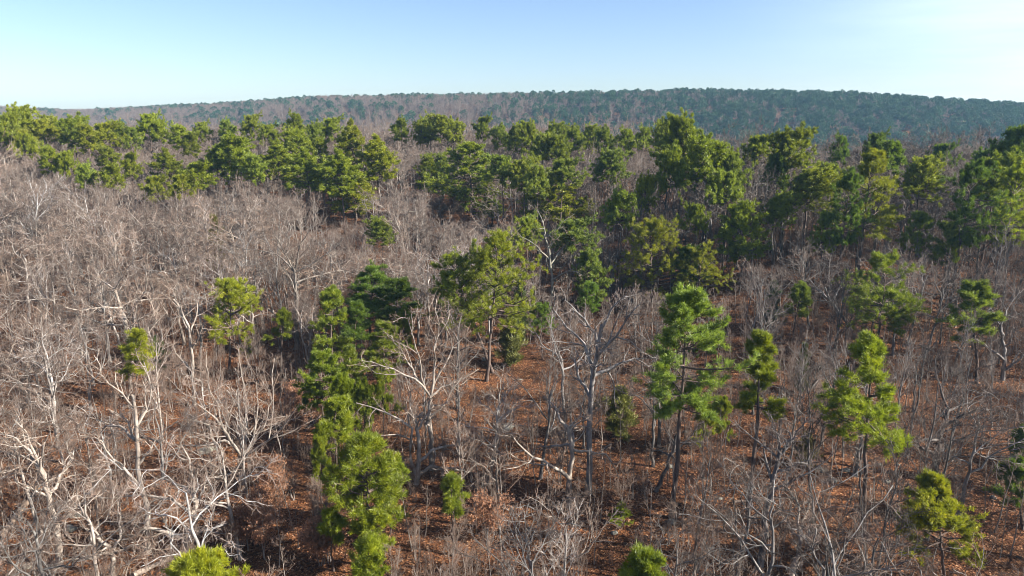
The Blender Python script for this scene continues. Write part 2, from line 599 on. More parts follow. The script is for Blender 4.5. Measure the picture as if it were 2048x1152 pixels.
def sapling_variant(seed, H, Wd, leaves=0, multi=1):
    rng = rng_of(seed)
    TPs, TRs = [], []
    for q in range(multi):
        a = rng.random() * 6.28
        sp = 0.0 if multi == 1 else 0.16 * H
        TPs.append(line(rng, (0.08 * q * math.cos(a), 0.08 * q * math.sin(a), -0.3), (sp * math.cos(a) + rng.normal(0, 0.03 * H), sp * math.sin(a) + rng.normal(0, 0.03 * H), H * (0.8 + 0.2 * rng.random())), 9, 0.04))
        TRs.append((0.006 * H + 0.012) * (1 - 0.85 * np.linspace(0, 1, 9)))
    TP, TR = np.array(TPs), np.array(TRs)
    lp, lr = grow(rng, TP, TR, 12, 0.28, 1.0, 0.30 * Wd / H * 1.6, R_(42), 5, 0.13, 0.07, 0.55, 0.3, lenpow=0.5)
    p3, r3 = grow(rng, lp, lr, 6, 0.2, 1.0, 0.5, R_(40), 4, 0.14, 0.05, 0.6)
    p4, r4 = grow(rng, p3, r3, 4, 0.2, 1.0, 0.5, R_(40), 3, 0.14, 0.05, 0.6)
    lr = np.maximum(lr, 0.012)
    tw = cat([tubes(lp, lr, 3), tubes(p3, np.maximum(r3, 0.009), 3), tubes(p4, np.maximum(r4, 0.008) * np.array([1, .8, .4]), 3)])
    parts = [('stem', make_mesh('stem', *tubes(TP, TR, 5), M_OBARK, True)), ('twigs', make_mesh('twigs', *tw, M_TWIG))]
    if leaves:
        C = p4[:, -1][rng.random(len(p4)) < 0.9]
        C = np.repeat(C, leaves, 0) + rng.normal(0, 0.12, (len(C) * leaves, 3))
        A = norm(rng.normal(0, 1, (len(C), 3)))
        parts.append(('leaves', make_mesh('leaves', *needle_tufts(rng, C, A, 3, 0.10, 0.06, 0.8), M_DEAD)))
    return dict(H=H, W=Wd, parts=parts)

def cedar_variant(seed, H, Wd):
    rng = rng_of(seed)
    TP = line(rng, (0, 0, -0.3), (0, 0, H), 10, 0.03)[None]
    TR = ((0.011 * H + 0.02) * (1 - 0.9 * np.linspace(0, 1, 10)))[None]
    n = 90
    lp, lr = grow(rng, TP, TR, n, 0.08, 0.99, 1.0, R_(55), 5, 0.10, 0.05, 0.35)
    base = np.linalg.norm(lp[:, -1] - lp[:, 0], axis=1)
    u = (lp[:, 0, 2] / H).clip(0, 1)
    want = Wd * 0.5 * np.minimum(1, 0.55 + 1.8 * u) * (1.03 - u) ** 0.8 * (0.3 + 1.0 * rng.random(n)) * (0.8 + 0.45 * np.sin(np.arange(n) * 0.55 + seed))
    lp = lp[:, :1] + (lp - lp[:, :1]) * (want / base)[:, None, None]
    sp, sr = grow(rng, lp, lr, 8, 0.15, 1, 0.4, R_(45), 3, 0.15, 0.1, 0.5)
    C = (sp[:, 1:].reshape(-1, 3))
    A = norm((sp[:, 1:] - sp[:, :-1]).reshape(-1, 3) + np.array([0, 0, 0.25]))
    sprays = needle_tufts(rng, C, A, 14, 0.34, 0.05, 0.7)
    return dict(H=H, W=Wd, parts=[('trunk', make_mesh('trunk', *tubes(TP, TR, 6), M_PBARK, True)),
                                  ('limbs', make_mesh('limbs', *tubes(lp, np.maximum(lr, .012), 3), M_PBARK)),
                                  ('sprays', make_mesh('sprays', *sprays, M_CEDAR))])

PINES = [
    pine_variant(11, 15, 0.46, 6.0, 'patchy', 50, 24), pine_variant(12, 15, 0.42, 6.4, 'cone', 52, 24),
    pine_variant(14, 15, 0.36, 5.6, 'tier', 54, 24),
    pine_variant(21, 10, 0.34, 4.2, 'cone', 40, 22), pine_variant(22, 10, 0.42, 4.4, 'tier', 42, 22), pine_variant(23, 9.5, 0.34, 4.2, 'round', 42, 22), pine_variant(24, 10, 0.5, 3.6, 'round', 32, 22),
    pine_variant(31, 6, 0.18, 3.4, 'cone', 40, 22, ln=0.26), pine_variant(33, 5, 0.4, 2.4, 'round', 26, 22, ln=0.24),
]
FARPINES = [pine_variant(q, H, cb, Wd, shp, nb, 16, ln=0.34, wd=0.08) for q, H, cb, Wd, shp, nb in
            ((111, 15, 0.70, 6.4, 'round', 52), (112, 15, 0.62, 6.4, 'round', 56), (113, 15, 0.50, 6.0, 'cone', 58), (114, 15, 0.28, 7.6, 'cone', 72), (115, 14, 0.72, 5.6, 'round', 46), (116, 10, 0.35, 5.6, 'round', 56))]
OAKS = [oak_variant(41, 12, 9), oak_variant(42, 12, 10, 9, 0.30, 0.03), oak_variant(43, 11, 8, 7, 0.24, 0.07, 0.5),
        oak_variant(44, 13, 9, 8, 0.22, 0.08), oak_variant(45, 10, 9, 7, 0.32, 0.04, 0.38), oak_variant(46, 12, 8, 9, 0.20, 0.10)]
ASCS = [oak_variant(51, 12, 6, 12, asc=True, n2=5, n3=5), oak_variant(52, 11, 6.5, 13, asc=True, n2=5, n3=5), oak_variant(53, 12, 7, 14, asc=True, n2=5, n3=5, fork=0.3), oak_variant(54, 10, 5, 11, asc=True, n2=5, n3=5, fork=0.5)]
SAPS = [sapling_variant(61, 6, 2.4), sapling_variant(62, 5, 2.2, 0, 2), sapling_variant(63, 7, 2.4), sapling_variant(64, 4, 2.4, 0, 3), sapling_variant(65, 5.5, 2, 0, 1)]
SHRUBS = [sapling_variant(71, 2.6, 2.2, 3, 3), sapling_variant(72, 3.4, 2.4, 3, 2)]
CEDARS = [cedar_variant(81, 7, 3.2), cedar_variant(82, 4.5, 3.0)]

# ------------------------------------------------------------------ placing things
THINGS = []                         # every counted thing with its picture box
def put(kind_name, var, x, y, h, w, rz, tint, label, category, group=None, lean=(0, 0), bark=None, drop=0.0, base_z=None):
    z = float(gz(x, y)) if base_z is None else base_z
    root = D.objects.new(kind_name, None)
    root.empty_display_size = 0.3
    COL.objects.link(root)
    root.location = (x, y, z - drop)
    root.rotation_euler = (lean[0], lean[1], rz)
    sxy = (w / var['W']) if w else h / var['H']
    root.scale = (sxy, sxy, h / var['H'])
    for pn, me in var['parts']:
        o = obj(pn, me, root)
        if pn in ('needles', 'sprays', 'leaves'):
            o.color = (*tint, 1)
        else:
            o.color = (*(bark or (1, 1, 1)), 1)
    root['category'] = category
    if label:
        root['label'] = label
    if group:
        root['group'] = group
    px, pt, f = to_px(x, y, z + h)
    _, pb, _ = to_px(x, y, z)
    ww = (w or h / var['H'] * var['W']) / f * FPX
    THINGS.append(dict(o=root, x=float(px), top=float(pt), base=float(pb), w=float(ww), d=y, gx=x, cat=category, label=label))
    return root

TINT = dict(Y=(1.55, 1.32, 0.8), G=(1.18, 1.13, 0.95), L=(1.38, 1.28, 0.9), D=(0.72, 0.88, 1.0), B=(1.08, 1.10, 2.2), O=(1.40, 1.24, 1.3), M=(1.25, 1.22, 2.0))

def pick_pine(h, cbf, w, rng, style):
    best, bv = 1e9, None
    for v in (FARPINES if style == 'far' else PINES):
        c = abs(math.log(h / v['H'])) * 1.4 + abs(math.log((w / h) / (v['W'] / v['H']))) * 0.8 + abs(cbf - v['cb']) * 2.0 + rng.random() * 0.35
        if c < best:
            best, bv = c, v
    return bv

# photographed pines: x, y of top, y of crown bottom, crown width (px), base ('b', y px, x px) or ('d', metres), tint, label
PT = [
 (1378, 578, 835, 205, ('b', 1037, 1342), 'B', 'tall pine with a long bare leaning trunk and pale crown, right of centre'),
 (1002, 470, 655, 160, ('b', 765, 973), 'Y', 'bright yellow-green pine at the middle, standing over the small leaf-covered clearing'),
 (905, 490, 645, 130, ('b', 748, 985), 'G', 'dull green pine pressed against the left of the bright yellow-green middle pine'),
 (741, 532, 625, 95, ('b', 700, 742), 'D', 'dark bluish-green pine at the back left of the middle pine clump'),
 (660, 580, 715, 90, ('b', 775, 660), 'G', 'green pine at the left edge of the middle pine clump'),
 (712, 600, 700, 70, ('b', 760, 712), 'D', 'slim shaded pine inside the middle pine clump'),
 (796, 555, 650, 100, ('b', 720, 800), 'D', 'dark flat-topped pine between the dull green pine and the clump'),
 (768, 640, 735, 80, ('b', 800, 768), 'G', 'small green pine behind the raised left limb of the central pale oak'),
 (646, 700, 805, 95, ('b', 880, 648), 'G', 'green pine standing below the left edge of the middle clump'),
 (702, 690, 800, 80, ('b', 860, 702), 'G', 'young green pine beside the central pale oak, on its left'),
 (675, 798, 905, 90, ('b', 985, 672), 'L', 'round-topped light green pine just up-left of the wide foreground pine'),
 (742, 862, 1025, 160, ('b', 1140, 735), 'L', 'wide light green foreground pine left of the crooked low oak'),
 (775, 910, 1010, 70, ('b', 1075, 780), 'G', 'slim pine tucked behind the right side of the wide foreground pine'),
 (748, 1012, 1095, 80, ('b', 1165, 760), 'L', 'small pine right below the wide foreground pine'),
 (662, 1010, 1060, 60, ('b', 1150, 668), 'L', 'little flat-headed pine at the lower left of the wide foreground pine'),
 (728, 1078, 1190, 100, ('b', 1260, 728), 'L', 'young pine cut by the bottom edge under the wide foreground pine'),
 (690, 742, 840, 52, ('b', 905, 690), 'L', None), (732, 752, 850, 50, ('b', 925, 732), 'G', None), (765, 722, 820, 50, ('b', 880, 765), 'G', None),
 (642, 850, 930, 48, ('b', 1010, 640), 'G', None), (1242, 1012, 1050, 30, ('b', 1058, 1242), 'L', None), (622, 740, 800, 45, ('b', 850, 622), 'D', None),
 (805, 610, 660, 45, ('b', 735, 805), 'G', None), (1440, 790, 850, 42, ('b', 905, 1440), 'L', None), (1405, 800, 835, 50, ('b', 915, 1405), 'L', None), (1085, 600, 660, 45, ('b', 720, 1085), 'D', None),
 (902, 950, 1022, 58, ('b', 1115, 905), 'G', 'small slender pine with a tuft crown next to the dark broken snag'),
 (457, 560, 690, 105, ('b', 745, 457), 'Y', 'lone bright pine among bare trees, left of the middle clump'),
 (268, 655, 760, 75, ('b', 850, 266), 'Y', 'narrow bright pine by itself among pale oaks at far left'),
 (565, 612, 675, 42, ('b', 712, 565), 'G', 'small narrow pine below the dark-trunked oak'),
 (1303, 428, 572, 128, ('b', 610, 1303), 'Y', 'full bright pine right of centre, left one of a tight pair'),
 (1403, 500, 575, 85, ('b', 610, 1400), 'Y', 'lower bright pine, right one of a tight pair'),
 (1376, 478, 560, 60, ('b', 598, 1376), 'D', 'shaded pine squeezed between the bright pair right of centre'),  # dark tint puts the shadow between the pair into its needles
 (1486, 395, 505, 78, ('b', 570, 1484), 'G', 'green pine with a gapped crown and dark trunk, above the dark cedar'),
 (1527, 660, 825, 95, ('b', 1037, 1497), 'L', 'slim pine with a thin bare trunk, right of the tall leaning pine'),
 (1765, 514, 655, 145, ('b', 740, 1746), 'G', 'pine with a layered one-sided crown in the right half'),
 (1748, 680, 890, 165, ('b', 1078, 1727), 'L', 'tall pine with tiered drooping limbs at the right foreground'),
 (1952, 558, 680, 100, ('b', 770, 1952), 'M', 'dull green pine near the right edge, half behind bare branches'),
 (1885, 948, 1110, 170, ('b', 1168, 1890), 'Y', 'short broad young pine in the lower right corner'),
 (380, 1108, 1190, 112, ('d', 25), 'Y', 'bright pine top cut by the bottom edge at left'),
 (1280, 1098, 1190, 104, ('d', 25), 'G', 'pine top cut by the bottom edge right of centre'),
 (2046, 845, 880, 60, ('b', 985, 2050), 'D', 'dark pine cut by the right edge, level with the tiered pine'),
 (2044, 905, 955, 75, ('b', 1060, 2048), 'D', 'dark low pine cut by the right edge above the broad young pine'),
 (1176, 488, 595, 62, ('b', 640, 1176), 'B', 'thin grey-green pine right of the yellow-green middle pine'),
 (1098, 345, 432, 95, ('b', 480, 1098), 'Y', 'bright pine in front of the muted pines, up from the middle'),
 (1175, 384, 432, 40, ('b', 470, 1175), 'Y', 'narrow bright pine with a pointed top, up from the middle'),
 (940, 273, 432, 125, ('b', 450, 950), 'G', 'large cone-shaped green pine standing out in the upper middle'),
 (985, 385, 428, 60, ('b', 452, 985), 'G', 'low pine at the right foot of the large cone-shaped pine'),
 (858, 302, 372, 60, ('b', 408, 862), 'G', 'roundish pine two crowns left of the large cone-shaped pine'),
 (886, 300, 362, 55, ('b', 404, 886), 'M', 'dull pine just left of the large cone-shaped pine'),
 (712, 338, 435, 95, ('b', 455, 712), 'Y', 'front bright pine of the big upper-left pine clump'),
 (706, 233, 330, 78, ('d', 128), 'Y', 'highest bright pine of the big upper-left pine clump'),
 (748, 262, 365, 85, ('d', 122), 'Y', 'bright pine on the right edge of the big upper-left clump'),
 (680, 290, 385, 80, ('d', 114), 'G', 'pine at the heart of the big upper-left clump'),
 (640, 265, 355, 85, ('d', 128), 'G', 'broad pine at the back of the big upper-left clump'),
 (590, 253, 330, 75, ('d', 136), 'L', 'round pine on the skyline at the left of the big upper clump'),
 (556, 272, 345, 85, ('d', 126), 'L', 'light green pine at the left end of the big upper clump'),
 (612, 288, 372, 80, ('d', 116), 'G', 'pine in the front left of the big upper clump'),
 (466, 265, 348, 90, ('d', 122), 'L', 'bushy pine standing alone left of the big upper clump'),
 (487, 290, 350, 70, ('d', 118), 'L', 'pine leaning on the bushy pine left of the upper clump'),
 (428, 288, 345, 60, ('d', 124), 'G', 'small dark pine on the left of the bushy upper pine'),
 (386, 318, 368, 62, ('d', 112), 'L', 'low pine over bare grey crowns in the upper left'),
 (352, 342, 368, 40, ('d', 108), 'Y', 'tiny bright pine left of the low upper-left pine'),
 (330, 288, 345, 62, ('d', 124), 'O', 'olive pine above grey crowns in the upper left'),
 (375, 262, 310, 50, ('d', 136), 'L', 'pine on the skyline just right of the olive pine'),
 (28, 208, 268, 75, ('d', 140), 'L', 'tallest skyline pine near the top left corner'),
 (0, 222, 275, 60, ('d', 134), 'L', 'skyline pine cut by the left edge'),
 (76, 234, 275, 60, ('d', 140), 'Y', None), (104, 228, 268, 50, ('d', 150), 'L', None), (140, 228, 282, 75, ('d', 138), 'G', None),
 (172, 245, 292, 60, ('d', 132), 'Y', None), (198, 242, 290, 62, ('d', 136), 'Y', None), (240, 238, 275, 50, ('d', 146), 'G', None),
 (290, 224, 268, 60, ('d', 146), 'L', None), (312, 236, 272, 48, ('d', 150), 'L', None), (262, 250, 288, 50, ('d', 140), 'M', None), (360, 246, 288, 60, ('d', 142), 'L', None),
 (396, 240, 276, 42, ('d', 155), 'G', None), (215, 288, 330, 50, ('d', 124), 'O', None),
 (96, 288, 328, 48, ('d', 118), 'L', 'small pine alone above the bare crowns at far left'),
 (126, 296, 326, 28, ('d', 117), 'L', None),
 (40, 255, 290, 55, ('d', 132), 'Y', None), (55, 262, 295, 45, ('d', 128), 'L', None),
 (450, 236, 275, 48, ('d', 155), 'M', None), (495, 226, 272, 46, ('d', 152), 'O', None), (530, 245, 285, 50, ('d', 148), 'L', None),
 (592, 224, 268, 46, ('d', 152), 'G', None), (655, 232, 272, 50, ('d', 150), 'L', None), (625, 240, 285, 45, ('d', 146), 'G', None),
 (800, 234, 272, 48, ('d', 150), 'G', None), (845, 236, 280, 46, ('d', 150), 'L', None), (885, 226, 278, 66, ('d', 146), 'L', None),
 (862, 234, 280, 50, ('d', 150), 'L', None), (912, 234, 282, 50, ('d', 148), 'L', None), (962, 230, 276, 44, ('d', 150), 'G', None), (1000, 246, 288, 46, ('d', 146), 'M', None),
 (1030, 243, 300, 48, ('d', 142), 'G', None), (1058, 238, 308, 52, ('d', 138), 'L', None), (1110, 240, 300, 60, ('d', 140), 'G', None), (1082, 262, 328, 64, ('d', 126), 'G', None),
 (1118, 266, 330, 62, ('d', 124), 'G', None), (1150, 248, 295, 50, ('d', 140), 'G', None), (1180, 244, 290, 46, ('d', 144), 'G', None),
 (1210, 250, 292, 50, ('d', 136), 'G', None), (1255, 254, 298, 56, ('d', 130), 'G', None), (1292, 250, 292, 48, ('d', 134), 'M', None), (1328, 243, 300, 50, ('d', 126), 'G', None),
 (1010, 305, 365, 60, ('d', 112), 'M', None), (1048, 308, 372, 66, ('d', 108), 'O', None), (1120, 312, 372, 60, ('d', 108), 'M', None), (1078, 325, 385, 50, ('d', 104), 'M', None),
 (1370, 226, 310, 84, ('d', 96), 'G', 'tall dark skyline pine, highest crown right of centre'),
 (1345, 288, 350, 66, ('d', 92), 'G', 'pine with a flat head left below the tall dark skyline pine'),
 (1218, 292, 355, 62, ('d', 112), 'M', 'muted pine between bare crowns, left of the flat-headed pine'),
 (1290, 343, 392, 42, ('d', 92), 'Y', 'small bright pine above the tight bright pair'),
 (1420, 268, 378, 92, ('d', 88), 'G', 'broad grey-trunked pine right of the tall dark skyline pine'),
 (1466, 290, 372, 66, ('d', 88), 'M', 'paler pine at the right shoulder of the broad grey-trunked pine'),
 (1512, 264, 305, 55, ('d', 104), 'G', None),
 (1582, 250, 320, 82, ('d', 94), 'G', 'round skyline pine in the right third with the blue ridge behind'),
 (1560, 300, 352, 55, ('d', 94), 'D', None),
 (1622, 325, 398, 92, ('d', 84), 'O', 'olive pine with a spreading crown under the round skyline pine'),
 (1668, 318, 378, 52, ('d', 88), 'M', None),
 (1746, 298, 420, 118, ('d', 78), 'Y', 'big full bright pine in the upper right'),
 (1700, 345, 420, 70, ('d', 76), 'D', 'shaded pine against the left of the big full bright pine'),
 (1748, 260, 300, 44, ('d', 104), 'D', None), (1788, 275, 322, 66, ('d', 96), 'D', 'flat dark pine just right behind the big full bright pine'),
 (1850, 304, 388, 74, ('d', 86), 'O', 'yellowish thin-crowned pine right of the big full bright pine'),
 (1686, 266, 300, 38, ('d', 108), 'D', None), (1880, 280, 306, 44, ('d', 106), 'D', None), (1972, 288, 315, 46, ('d', 98), 'D', None),
 (2030, 248, 310, 72, ('d', 86), 'D', 'tall dark skyline pine by the right edge'),
 (2000, 300, 405, 92, ('d', 80), 'G', 'green pine in the right-edge group, left one in front'),
 (1945, 330, 440, 92, ('d', 74), 'D', 'shaded lowest-limbed pine of the right-edge group'),
 (2040, 335, 440, 92, ('d', 74), 'G', 'pine of the right-edge group cut by the frame'),
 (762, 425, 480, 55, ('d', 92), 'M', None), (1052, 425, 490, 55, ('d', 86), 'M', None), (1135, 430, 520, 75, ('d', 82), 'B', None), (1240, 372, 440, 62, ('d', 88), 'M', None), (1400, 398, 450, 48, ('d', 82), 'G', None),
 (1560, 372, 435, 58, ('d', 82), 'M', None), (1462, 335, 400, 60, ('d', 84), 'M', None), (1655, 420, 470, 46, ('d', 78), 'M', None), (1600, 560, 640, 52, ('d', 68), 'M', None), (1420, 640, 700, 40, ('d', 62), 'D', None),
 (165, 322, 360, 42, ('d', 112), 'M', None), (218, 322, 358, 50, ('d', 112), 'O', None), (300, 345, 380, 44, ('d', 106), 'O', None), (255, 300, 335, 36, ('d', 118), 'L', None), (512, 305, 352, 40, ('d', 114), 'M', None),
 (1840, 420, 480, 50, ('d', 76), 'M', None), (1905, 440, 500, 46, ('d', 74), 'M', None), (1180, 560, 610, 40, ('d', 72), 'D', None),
]
# the nearest ones get a mesh of their own
OWN = {(1378, 578): ('tier', 60), (1002, 470): ('round', 54), (905, 490): ('tier', 48), (742, 862): ('cone', 52), (675, 798): ('round', 36), (1527, 660): ('tier', 40),
       (1748, 680): ('tier', 46), (1765, 514): ('tier', 46), (1885, 948): ('cone', 46), (748, 1012): ('round', 24), (662, 1010): ('round', 16), (646, 700): ('tier', 34),
       (702, 690): ('cone', 30), (660, 580): ('tier', 36), (457, 560): ('round', 44), (268, 655): ('tier', 26), (1303, 428): ('round', 54), (1403, 500): ('round', 34), (902, 950): ('round', 20), (728, 1078): ('round', 26), (380, 1108): ('round', 40), (1280, 1098): ('round', 40)}
prng = rng_of(3)
PINE_ROWS = []
for (x, yt, ycb, wpx, base, tn, label) in PT:
    if base[0] == 'b':
        bx, by = px_ground(base[2], base[1])
        tx = px_at(x, yt, by)[0]
    else:
        by = base[1]
        bx = tx = px_at(x, yt, by)[0]
    g = float(gz(bx, by))
    top = px_at(x, yt, by)[2]
    h = max(2.0, top - g)
    zcb = px_at(x, ycb, by)[2]
    cbf = min(0.75, max(0.08, (zcb - g) / h))
    f = to_px(bx, by, (top + zcb) / 2)[2]
    w = wpx / FPX * f * 1.0
    PINE_ROWS.append((round(h, 1), round(by), round(cbf, 2), round(w, 1)))
    far = by > 78
    if far:
        cbf = min(cbf, 0.74)
        w *= 0.95 if by < 120 else 0.86
        h -= 1.2
    else:
        w = max(1.3, w - 0.2)
        h -= 0.3
    if 58 < by < 125:
        w *= 1.12
    if (x, yt) in OWN:
        shp, nb_ = OWN[(x, yt)]
        v = pine_variant(1000 + x, h, min(0.78, cbf + 0.03), w, shp, nb_, 21 if h > 8 else 22, ln=0.27 if h > 8 else 0.22, wd=0.036)
    else:
        v = pick_pine(h, cbf, w, prng, 'far' if far else None)
    ln = math.atan2(tx - bx, h)
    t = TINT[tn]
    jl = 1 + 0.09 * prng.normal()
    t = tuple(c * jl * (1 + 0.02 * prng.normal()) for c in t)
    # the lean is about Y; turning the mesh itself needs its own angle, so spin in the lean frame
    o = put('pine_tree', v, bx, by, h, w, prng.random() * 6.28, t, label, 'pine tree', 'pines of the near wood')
    if abs(ln) > 0.02:
        import mathutils
        M = mathutils.Matrix.Rotation(ln, 3, 'Y') @ mathutils.Matrix.Rotation(o.rotation_euler.z, 3, 'Z')
        o.rotation_euler = M.to_euler()
HERO_BOX = [dict(x=t['x'], top=t['top'], bot=r[2] - 4, w=t['w'], d=t['d']) for t, r in zip(THINGS, PT)]

# cedars: dark olive, dense to the ground
for (x, yt, yb, wpx, k, tint, label) in [
    (440, 435, 555, 62, 0, (1.5, 1.25, 0.8), 'olive cedar tapering to a point among bare trees, left of centre'),
    (1540, 565, 660, 62, 0, (0.55, 0.75, 0.8), 'very dark cedar below the gapped pine, right of centre'),
    (1610, 868, 935, 62, 1, (1.6, 1.25, 1.2), 'round olive cedar behind a pale crooked tree in the right foreground'),
    (1022, 640, 735, 80, 1, (1.5, 1.4, 1.1), 'dim olive cedar by the right trunk foot of the yellow-green pine'),
    (1040, 560, 690, 50, 0, (0.8, 0.95, 0.9), 'shaded cedar right behind the yellow-green middle pine'),
    (320, 675, 745, 45, 1, (0.9, 1.1, 1.0), 'low dark cedar right of the narrow bright pine'),
    (1240, 780, 880, 95, 1, (1.9, 1.75, 1.2), 'broad pale green cedar in front of the tall leaning pine'),
    (1600, 690, 790, 50, 0, (0.8, 0.9, 0.8), 'dark cedar right of the slim bare-trunked pine'),
    ]:
    bx, by = px_ground(x, yb)
    h = px_at(x, yt, by)[2] - float(gz(bx, by))
    f = to_px(bx, by, 3)[2]
    put('cedar_tree', CEDARS[k], bx, by, h, wpx / FPX * f, prng.random() * 6, tint, label, 'cedar', 'cedars of the near wood')

# photographed bare oaks, limb by limb: trunk polyline, limbs, label
def hero_oak(seed, trunk, limbs, label, r0=0.2, bark=(1, 1, 1), wig=0.22, n2=6, n3=5, n4=4, name='bare_oak', up=0.05):
    rng = rng_of(seed)
    bx, by = px_ground(*trunk[0])
    g = float(gz(bx, by))
    def lift(pl, y0, slope, n):
        pl = np.array(pl, float)
        seg = np.r_[0, np.cumsum(np.hypot(*np.diff(pl, axis=0).T))]
        t = np.linspace(0, seg[-1], n)
        q = np.stack([np.interp(t, seg, pl[:, 0]), np.interp(t, seg, pl[:, 1])], 1)
        mpp = by / FPX
        out = []
        for k in range(n):
            yy = y0 + slope * t[k] * mpp
            out.append(px_at(q[k, 0], q[k, 1], yy))
        out = np.array(out)
        w = rng.normal(0, 0.05, (n, 3))
        w[0] = 0
        return out + w - np.array([bx, by, g])
    tl = lift(trunk, by, rng.normal(0, 0.08), 12)
    tl[0, 2] -= 0.4
    TP = tl[None]
    TR = (r0 * (1 - 0.5 * np.linspace(0, 1, 12)))[None]
    TR[0, 0] *= 1.35
    LP, LR = [], []
    for li, pl in enumerate(limbs):
        sl = rng.uniform(-0.75, 0.75)
        # start on the trunk: nearest trunk point gives the depth
        s = np.array(px_at(pl[0][0], pl[0][1], by)) - np.array([bx, by, g])
        j = int(np.argmin(np.linalg.norm((tl - s)[:, [0, 2]], axis=1)))
        P = lift(pl, by + tl[j, 1], sl, 8)
        LP.append(P)
        LR.append(min(TR[0, j] * 0.8, r0 * 0.72) * np.linspace(1, 0.22, 8))
    # some limbs the photograph only hints at, in depth
    TPx, TRx = TP, TR
    ex, er = grow(rng, TPx, TRx, 3, 0.55, 1.0, 0.45, R_(60), 8, wig, up, 0.6, 0.25)
    LP = np.concatenate([np.array(LP), ex])
    LR = np.concatenate([np.array(LR), er])
    b2, tw = twig_meshes(rng, LP, LR, n2, n3, n4, wig, up, R_(50), 0.42, 0.5, 0.5)
    H = float(max(TP[0, :, 2].max(), LP[:, :, 2].max()))
    Wd = float(np.ptp(LP[:, :, 0]))
    var = dict(H=H, W=Wd, parts=[('trunk', make_mesh('trunk', *tubes(TP, TR, 8), M_OBARK, True)),
                                 ('branches', make_mesh('branches', *cat([tubes(LP, LR, 6), b2]), M_OBARK, True)),
                                 ('twigs', make_mesh('twigs', *tw, M_TWIG))])
    put(name, var, bx, by, H, Wd, 0, (1, 1, 1), label, 'bare tree', 'leafless trees of the near wood', bark=bark)

PALE = (1.12, 1.08, 1.03)
GREY = (0.85, 0.88, 0.93)
DARK = (0.4, 0.39, 0.4)
hero_oak(201, [(862, 945), (862, 892), (860, 840), (860, 792)], [
    [(860, 792), (847, 774), (833, 760), (819, 753), (784, 736), (749, 727), (722, 722)],
    [(850, 776), (843, 743), (836, 708), (826, 674), (815, 635)],
    [(862, 790), (867, 774), (869, 743), (869, 694), (878, 653), (874, 622)],
    [(864, 782), (871, 764), (888, 729), (909, 694), (930, 667)],
    [(860, 795), (888, 771), (923, 760), (958, 740)],
    [(840, 765), (815, 720), (795, 690), (785, 670)]],
    'pale central oak with a dark lower trunk and limbs raised like an open hand', 0.22, PALE)
hero_oak(202, [(833, 975), (839, 922), (836, 876), (830, 831)], [
    [(832, 950), (818, 913), (824, 879), (824, 855), (793, 834), (751, 821), (714, 803)],
    [(839, 922), (861, 901), (891, 892), (943, 882)],
    [(833, 951), (867, 931), (906, 937), (952, 956)],
    [(832, 850), (820, 820), (822, 795), (815, 770)], [(834, 860), (850, 830), (870, 810)]],
    'low crooked oak with a long limb reaching up-left, right of the wide foreground pine', 0.2, PALE)
hero_oak(203, [(484, 972), (478, 937), (486, 916)], [
    [(486, 916), (504, 889), (513, 840), (516, 800), (514, 765)],
    [(486, 916), (471, 892), (452, 876), (437, 824), (428, 790), (415, 760)],
    [(487, 910), (495, 855), (489, 800), (485, 755)],
    [(470, 892), (452, 882), (428, 886), (382, 892), (336, 886), (306, 880)],
    [(486, 914), (540, 880), (570, 850), (590, 820)],
    [(480, 930), (450, 958), (420, 950)], [(478, 905), (440, 850), (410, 815), (380, 800)], [(488, 905), (530, 850), (545, 800)]],
    'big fan-shaped pale oak at left with many rising limbs', 0.26, PALE, wig=0.16, n2=7, up=0.07)
hero_oak(204, [(373, 1112), (376, 1075), (388, 1044), (391, 1018)], [
    [(391, 1020), (388, 983), (382, 937), (373, 904), (357, 885)],
    [(391, 1020), (406, 983), (416, 959), (409, 931)],
    [(386, 1028), (361, 1011), (348, 996), (324, 996), (275, 992), (196, 996)],
    [(389, 1005), (373, 974), (342, 962), (306, 959)],
    [(374, 1078), (336, 1063), (306, 1054), (275, 1069), (238, 1084)],
    [(392, 1022), (434, 1002), (477, 983)], [(374, 1070), (420, 1060), (460, 1045), (490, 1038)]],
    'whitest crooked oak at lower left with long level limbs', 0.24, PALE, wig=0.26)
hero_oak(205, [(119, 1142), (116, 1090), (107, 1029), (98, 983), (86, 937), (64, 913)], [
    [(92, 971), (82, 928), (86, 892), (100, 860)], [(64, 913), (40, 880), (20, 872), (0, 870)], [(80, 930), (60, 885), (30, 840)],
    [(110, 1050), (140, 1020), (180, 1000)], [(100, 985), (130, 940), (150, 900)]],
    'tall grey oak leaning left in the lower left corner', 0.2, PALE)
hero_oak(206, [(228, 1160), (225, 1102), (211, 1090), (196, 1075)], [
    [(222, 1095), (205, 1085), (180, 1050), (165, 1020), (150, 990)], [(226, 1102), (240, 1080), (242, 1040), (235, 1005)],
    [(225, 1104), (190, 1115), (150, 1120), (90, 1130)], [(226, 1105), (270, 1090), (310, 1100)]],
    'small pale oak at the bottom edge, left of the whitest oak', 0.17, PALE)
hero_oak(207, [(296, 1108), (293, 1014), (284, 971), (275, 928), (269, 876), (272, 831), (265, 790)], [
    [(284, 971), (240, 930), (215, 905), (190, 870)], [(270, 880), (245, 855), (215, 850), (190, 870)], [(272, 831), (255, 800), (240, 770)],
    [(276, 930), (300, 900), (320, 870)], [(269, 860), (290, 820), (296, 780)]],
    'upright oak with a straight speckled trunk, between fan-shaped and leaning oaks', 0.17, PALE)
